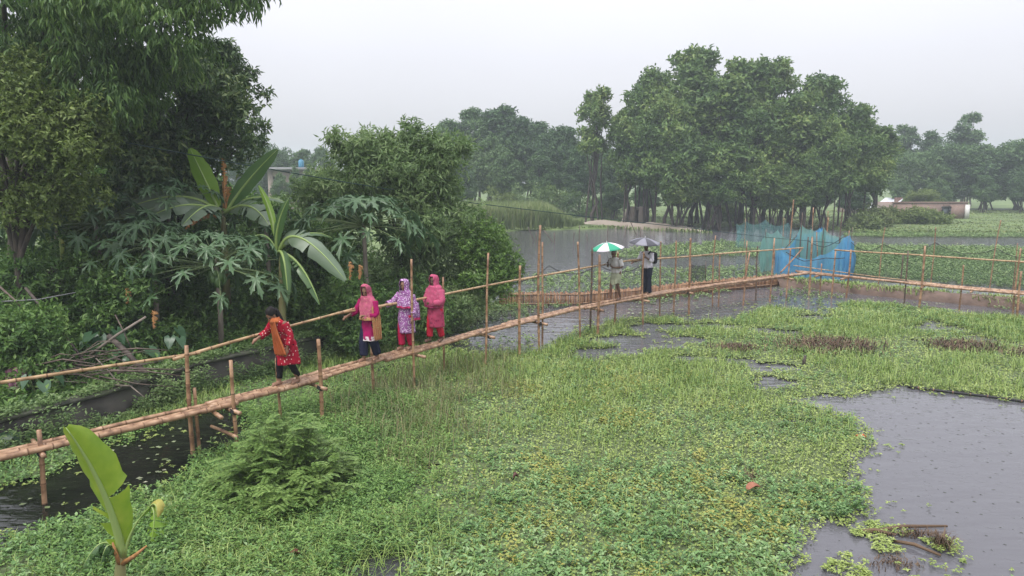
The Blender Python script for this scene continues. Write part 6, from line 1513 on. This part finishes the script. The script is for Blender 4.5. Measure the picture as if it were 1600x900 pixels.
for s in 'RL': tubecloth('trouser_leg', [J['hip' + s], J['kn' + s], Vector(J['an' + s]) + Vector((0, 0, .04))], [.11, .085, .07], fabric('red_cotton', (0.52, 0.02, 0.05)), w4, wr=.05)
hijab(w4, H, 0, SH4, [(0, .02, 1.22, .185, .16), (0, .01, 1.10, .255, .19), (0, .02, .98, .265, .21), (0.01, .03, .88, .265, .225), (0.02, .03, .80, .25, .215)], half=.62, fold=.07, seed=4, name='shawl')
loft('shawl_edge', [(0.015, .03, .835, .27, .232), (0.02, .03, .805, .262, .226), (0.02, .03, .775, .255, .22)], fabric('shawl_border', (0.42, 0.05, 0.14), (0.1, 0.05, 0.12), 40, .3), w4, fold=.06, seed=4)
for s, sx in (('R', 1), ('L', -1)): tubecloth('sleeve', [J['sh' + s], Vector(J['el' + s]) + Vector((0, .03, 0)), Vector(J['el' + s]).lerp(Vector(J['wr' + s]), .75)], [.09, .09, .075], SH4, w4)

# ------------------------------------------------------------------ umbrellas
def umbrella(label, tip, axis, R, dome, cols, shaft_len, mats, mark=False):
    tip = Vector(tip); ax = Vector(axis).normalized()
    t = thing('umbrella', label, 'umbrella', tuple(tip - ax * shaft_len)); Q = Vector((0, 0, 1)).rotation_difference(ax).to_matrix(); n = 8
    def W(v): return tip + Q @ Vector(v)
    for i in range(n):
        V, q = [], []; m, kk = 6, 7
        for a in range(m + 1):
            for b in range(kk):
                th = 2 * math.pi * (i + b / (kk - 1)) / n; s = a / m; mid = math.sin(math.pi * b / (kk - 1))
                r = R * s * (1 - 0.06 * mid * s); z = -dome * (1 - math.cos(s * 1.45)) / (1 - math.cos(1.45)) - 0.012 * mid * s
                V.append(tuple(W((r * math.cos(th), r * math.sin(th), z))))
        for a in range(m):
            for b in range(kk - 1): c_ = a * kk + b; q.append((c_, c_ + kk, c_ + kk + 1, c_ + 1))
        o = obj('canopy_panel', mesh_np('canopy_panel', V, [q], True), mats[cols[i]], t); so = o.modifiers.new('thick', 'SOLIDIFY'); so.thickness = 0.003
        mb = MB(); th = 2 * math.pi * i / n; mb.tube([W((R * s * math.cos(th), R * s * math.sin(th), -0.008 - dome * (1 - math.cos(s * 1.45)) / (1 - math.cos(1.45)))) for s in (0.05, .25, .5, .75, 1.0)], .003, 5); obj('rib', mb.mesh('rib'), M['metal'], t)
    mb = MB(); mb.tube([W((0, 0, 0.05)), W((0, 0, -shaft_len * .85))], [.006, .006], 7); obj('shaft', mb.mesh('shaft'), M['metal'], t)
    mb = MB(); mb.tube([W((0, 0, -shaft_len * .84)), W((0, 0, -shaft_len)), W((.015, 0, -shaft_len - .03)), W((.045, 0, -shaft_len - .035)), W((.06, 0, -shaft_len - .01))], [.012, .012, .012, .011, .010], 8); obj('handle', mb.mesh('handle', True), HAIR, t)
    mb = MB(); mb.tube([W((0, 0, -.002)), W((0, 0, .02)), W((0, 0, .06))], [.02, .012, .006], 8); obj('tip_cap', mb.mesh('tip_cap', True), M['metal'], t)
    return t, W
M['metal'] = plain('metal', (0.5, 0.5, 0.52), 0.35, 0.6)
UM = dict(g=plain('umb_green', (0.02, 0.30, 0.17), 0.5), w=plain('umb_white', (0.70, 0.66, 0.70), 0.5), d=plain('umb_dark', (0.045, 0.045, 0.055), 0.5), m=plain('umb_grey', (0.20, 0.20, 0.235), 0.5))
def to_world(o, v): return Matrix.Translation(o.location) @ Matrix.Rotation(o.rotation_euler[2], 4, 'Z') @ (Vector(v) * Vector((0.92, 0.92, 1.0)))
# ---- old man, bare legs, wrapped cloth, green and white umbrella
p, rz, _ = stand(962)
H = head_matrix((0, .16, 1.37), 0.1, -0.25)
J = dict(pelvis=(0, 0, .84), chest=(0, .06, 1.12), neck=(0, .11, 1.27), headm=H, shR=(.17, .07, 1.20), elR=(.24, .14, .97), wrR=(.10, .32, 1.08), shL=(-.17, .06, 1.20), elL=(-.25, .03, .98), wrL=(-.10, .26, .98), hipR=(.09, 0, .80), hipL=(-.09, 0, .80),
         knR=(.09, .14, .46), knL=(-.09, .04, .46), anR=(.08, .17, .07), anL=(-.08, -.12, .08), footR=(.1, 1), footL=(-.1, 1))
m1 = person('person in pale shirt and wrapped cloth with bare legs under the green umbrella', p, rz, J, SKIN_D, [dict(wrist=J['wrR'], d=(-.35, .5, .75), nrm=(-.6, -.5, 0), curl=.8, thumb_side=-1), dict(wrist=J['wrL'], d=(.7, .4, .3), nrm=(0, -.6, .3), curl=.6)])
SHT = fabric('beige_shirt', (0.58, 0.56, 0.54), (0.40, 0.38, 0.36), 30, .2)
LUN = fabric('pale_lungi', (0.36, 0.38, 0.26), None, dark=.7)
loft('shirt', [(0, .10, 1.265, .075, .07), (0, .07, 1.20, .19, .11), (0, .05, 1.08, .19, .15), (0, .02, .95, .175, .15), (0, .0, .80, .185, .16)], SHT, m1, fold=.05)
for s in 'RL': tubecloth('sleeve', [J['sh' + s], Vector(J['sh' + s]).lerp(Vector(J['el' + s]), .85)], [.075, .072], SHT, m1)
loft('lungi', [(0, 0, .86, .175, .15), (0, 0, .75, .19, .17), (0, .03, .6, .185, .175), (0, .05, .48, .175, .17)], LUN, m1, fold=.08, nf=7, hem=.03)
hb = MB(); hb.ball((0, -.03, .035), (.079, .088, .085), 18, 10); V = np.array([tuple(H @ Vector(v)) for v in np.concatenate(hb.v)]); h2 = MB(); h2.v = [V]; h2.f = hb.f; h2.n = len(V); obj('hair', h2.mesh('hair', True), HAIRG, m1, False)
hand = to_world(m1, Vector(J['wrR']) + Vector((-.06, .05, .07)))
ax = Vector((-0.10, -0.05, 1)).normalized()
u1, W = umbrella('green and white umbrella open over the person with bare legs', hand + ax * 0.56, ax, 0.50, 0.17, 'gwgwgwgw', 0.62, UM)
# small printed mark on the white panel facing the camera
# ---- man in white shirt, dark trousers, dark umbrella
p, rz, _ = stand(1012, 0.05)
H = head_matrix((0, .09, 1.46), -0.1, -0.45)
J = dict(pelvis=(0, 0, .86), chest=(0, .02, 1.17), neck=(0, .05, 1.33), headm=H, shR=(.18, .02, 1.26), elR=(.30, .08, 1.03), wrR=(.35, .28, .98), shL=(-.18, .02, 1.26), elL=(-.25, .08, 1.02), wrL=(-.10, .26, 1.16), hipR=(.09, 0, .82), hipL=(-.09, 0, .82),
         knR=(.085, .05, .46), knL=(-.085, .02, .46), anR=(.08, .03, .07), anL=(-.08, -.04, .07), footR=(.1, 1), footL=(-.1, 1))
m2 = person('person in white shirt and dark trousers under the dark grey umbrella', p, rz, J, SKIN_D, [dict(wrist=J['wrR'], d=(.1, .9, -.2), nrm=(-.2, -.2, -1), curl=.75, thumb_side=-1), dict(wrist=J['wrL'], d=(.3, .4, .8), nrm=(.6, -.5, 0), curl=.8)])
WHT = fabric('white_shirt', (0.66, 0.63, 0.68), None, dark=.88)
loft('shirt', [(0, .045, 1.325, .075, .07), (0, .02, 1.26, .195, .11), (0, .02, 1.12, .19, .15), (0, .01, .98, .18, .15), (0, .0, .80, .195, .165)], WHT, m2, fold=.04)
for s in 'RL': tubecloth('sleeve', [J['sh' + s], J['el' + s], Vector(J['el' + s]).lerp(Vector(J['wr' + s]), .45)], [.075, .062, .052], WHT, m2)
for s in 'RL': tubecloth('trouser_leg', [J['hip' + s], J['kn' + s], Vector(J['an' + s]) + Vector((0, 0, -.03))], [.115, .092, .09], fabric('dark_trousers', (0.022, 0.026, 0.042)), m2, wr=.03)
hb = MB(); hb.ball((0, -.022, .05), (.084, .098, .088), 18, 10); V = np.array([tuple(H @ Vector(v)) for v in np.concatenate(hb.v)]); h2 = MB(); h2.v = [V]; h2.f = hb.f; h2.n = len(V); obj('hair', h2.mesh('hair', True), HAIR, m2, False)
for s in (-1,): tubecloth('shoulder_strap', [(-.13, .13, 1.24), (-.15, .04, 1.335), (-.16, -.12, 1.24), (-.19, -.17, 1.0)], [.022, .022, .022, .022], BLK, m2, flat=.4)
hand = to_world(m2, Vector(J['wrL']) + Vector((.05, .05, .07)))
bag = thing('backpack', 'black backpack on the back of the person in white shirt', 'backpack', tuple(to_world(m2, (-.06, -.24, .92))), rz)
mb = MB(); 
V, q = [], []
for k, (z, rx, ry) in enumerate(((0, .10, .05), (.03, .135, .075), (.16, .14, .085), (.30, .13, .075), (.36, .09, .05))):
    for i in range(16):
        a = 2 * math.pi * i / 16; c_, s_ = math.cos(a), math.sin(a); V.append((rx * math.copysign(abs(c_) ** .6, c_), ry * math.copysign(abs(s_) ** .6, s_), z))
for k in range(4):
    for i in range(16): q.append((k * 16 + i, k * 16 + (i + 1) % 16, k * 16 + 16 + (i + 1) % 16, k * 16 + 16 + i))
mb.add(V, [q, [tuple(range(15, -1, -1))], [tuple(range(64, 80))]]); obj('bag_body', mb.mesh('bag_body', True), BLK, bag, False)
mb = MB(); mb.tube([(-.03, 0, .35), (-.02, 0, .40), (.02, 0, .40), (.03, 0, .35)], .009, 6); obj('loop', mb.mesh('loop', True), BLK, bag, False)
ax = Vector((0.06, -0.10, 1)).normalized()
u2, W = umbrella('dark grey umbrella open over the person in white shirt', hand + ax * 0.52, ax, 0.49, 0.15, 'dmdmdmdm', 0.58, UM)

# ------------------------------------------------------------------ rainy air
hz = bpy.data.materials.new('haze'); hz.use_nodes = True; hn = hz.node_tree.nodes; hl = hz.node_tree.links; hn.clear()
ho = hn.new('ShaderNodeOutputMaterial'); pv = hn.new('ShaderNodeVolumePrincipled'); pv.inputs['Color'].default_value = (0.82, 0.90, 0.97, 1); pv.inputs['Density'].default_value = 0.0014; pv.inputs['Anisotropy'].default_value = 0.2
hl.new(pv.outputs[0], ho.inputs['Volume'])
mb = MB(); mb.box((0, 195, 9.0), (860, 480, 21.5))
tag(obj('haze', mb.mesh('haze'), hz), 'thin rainy haze filling the air over the marsh', 'haze', kind='stuff')
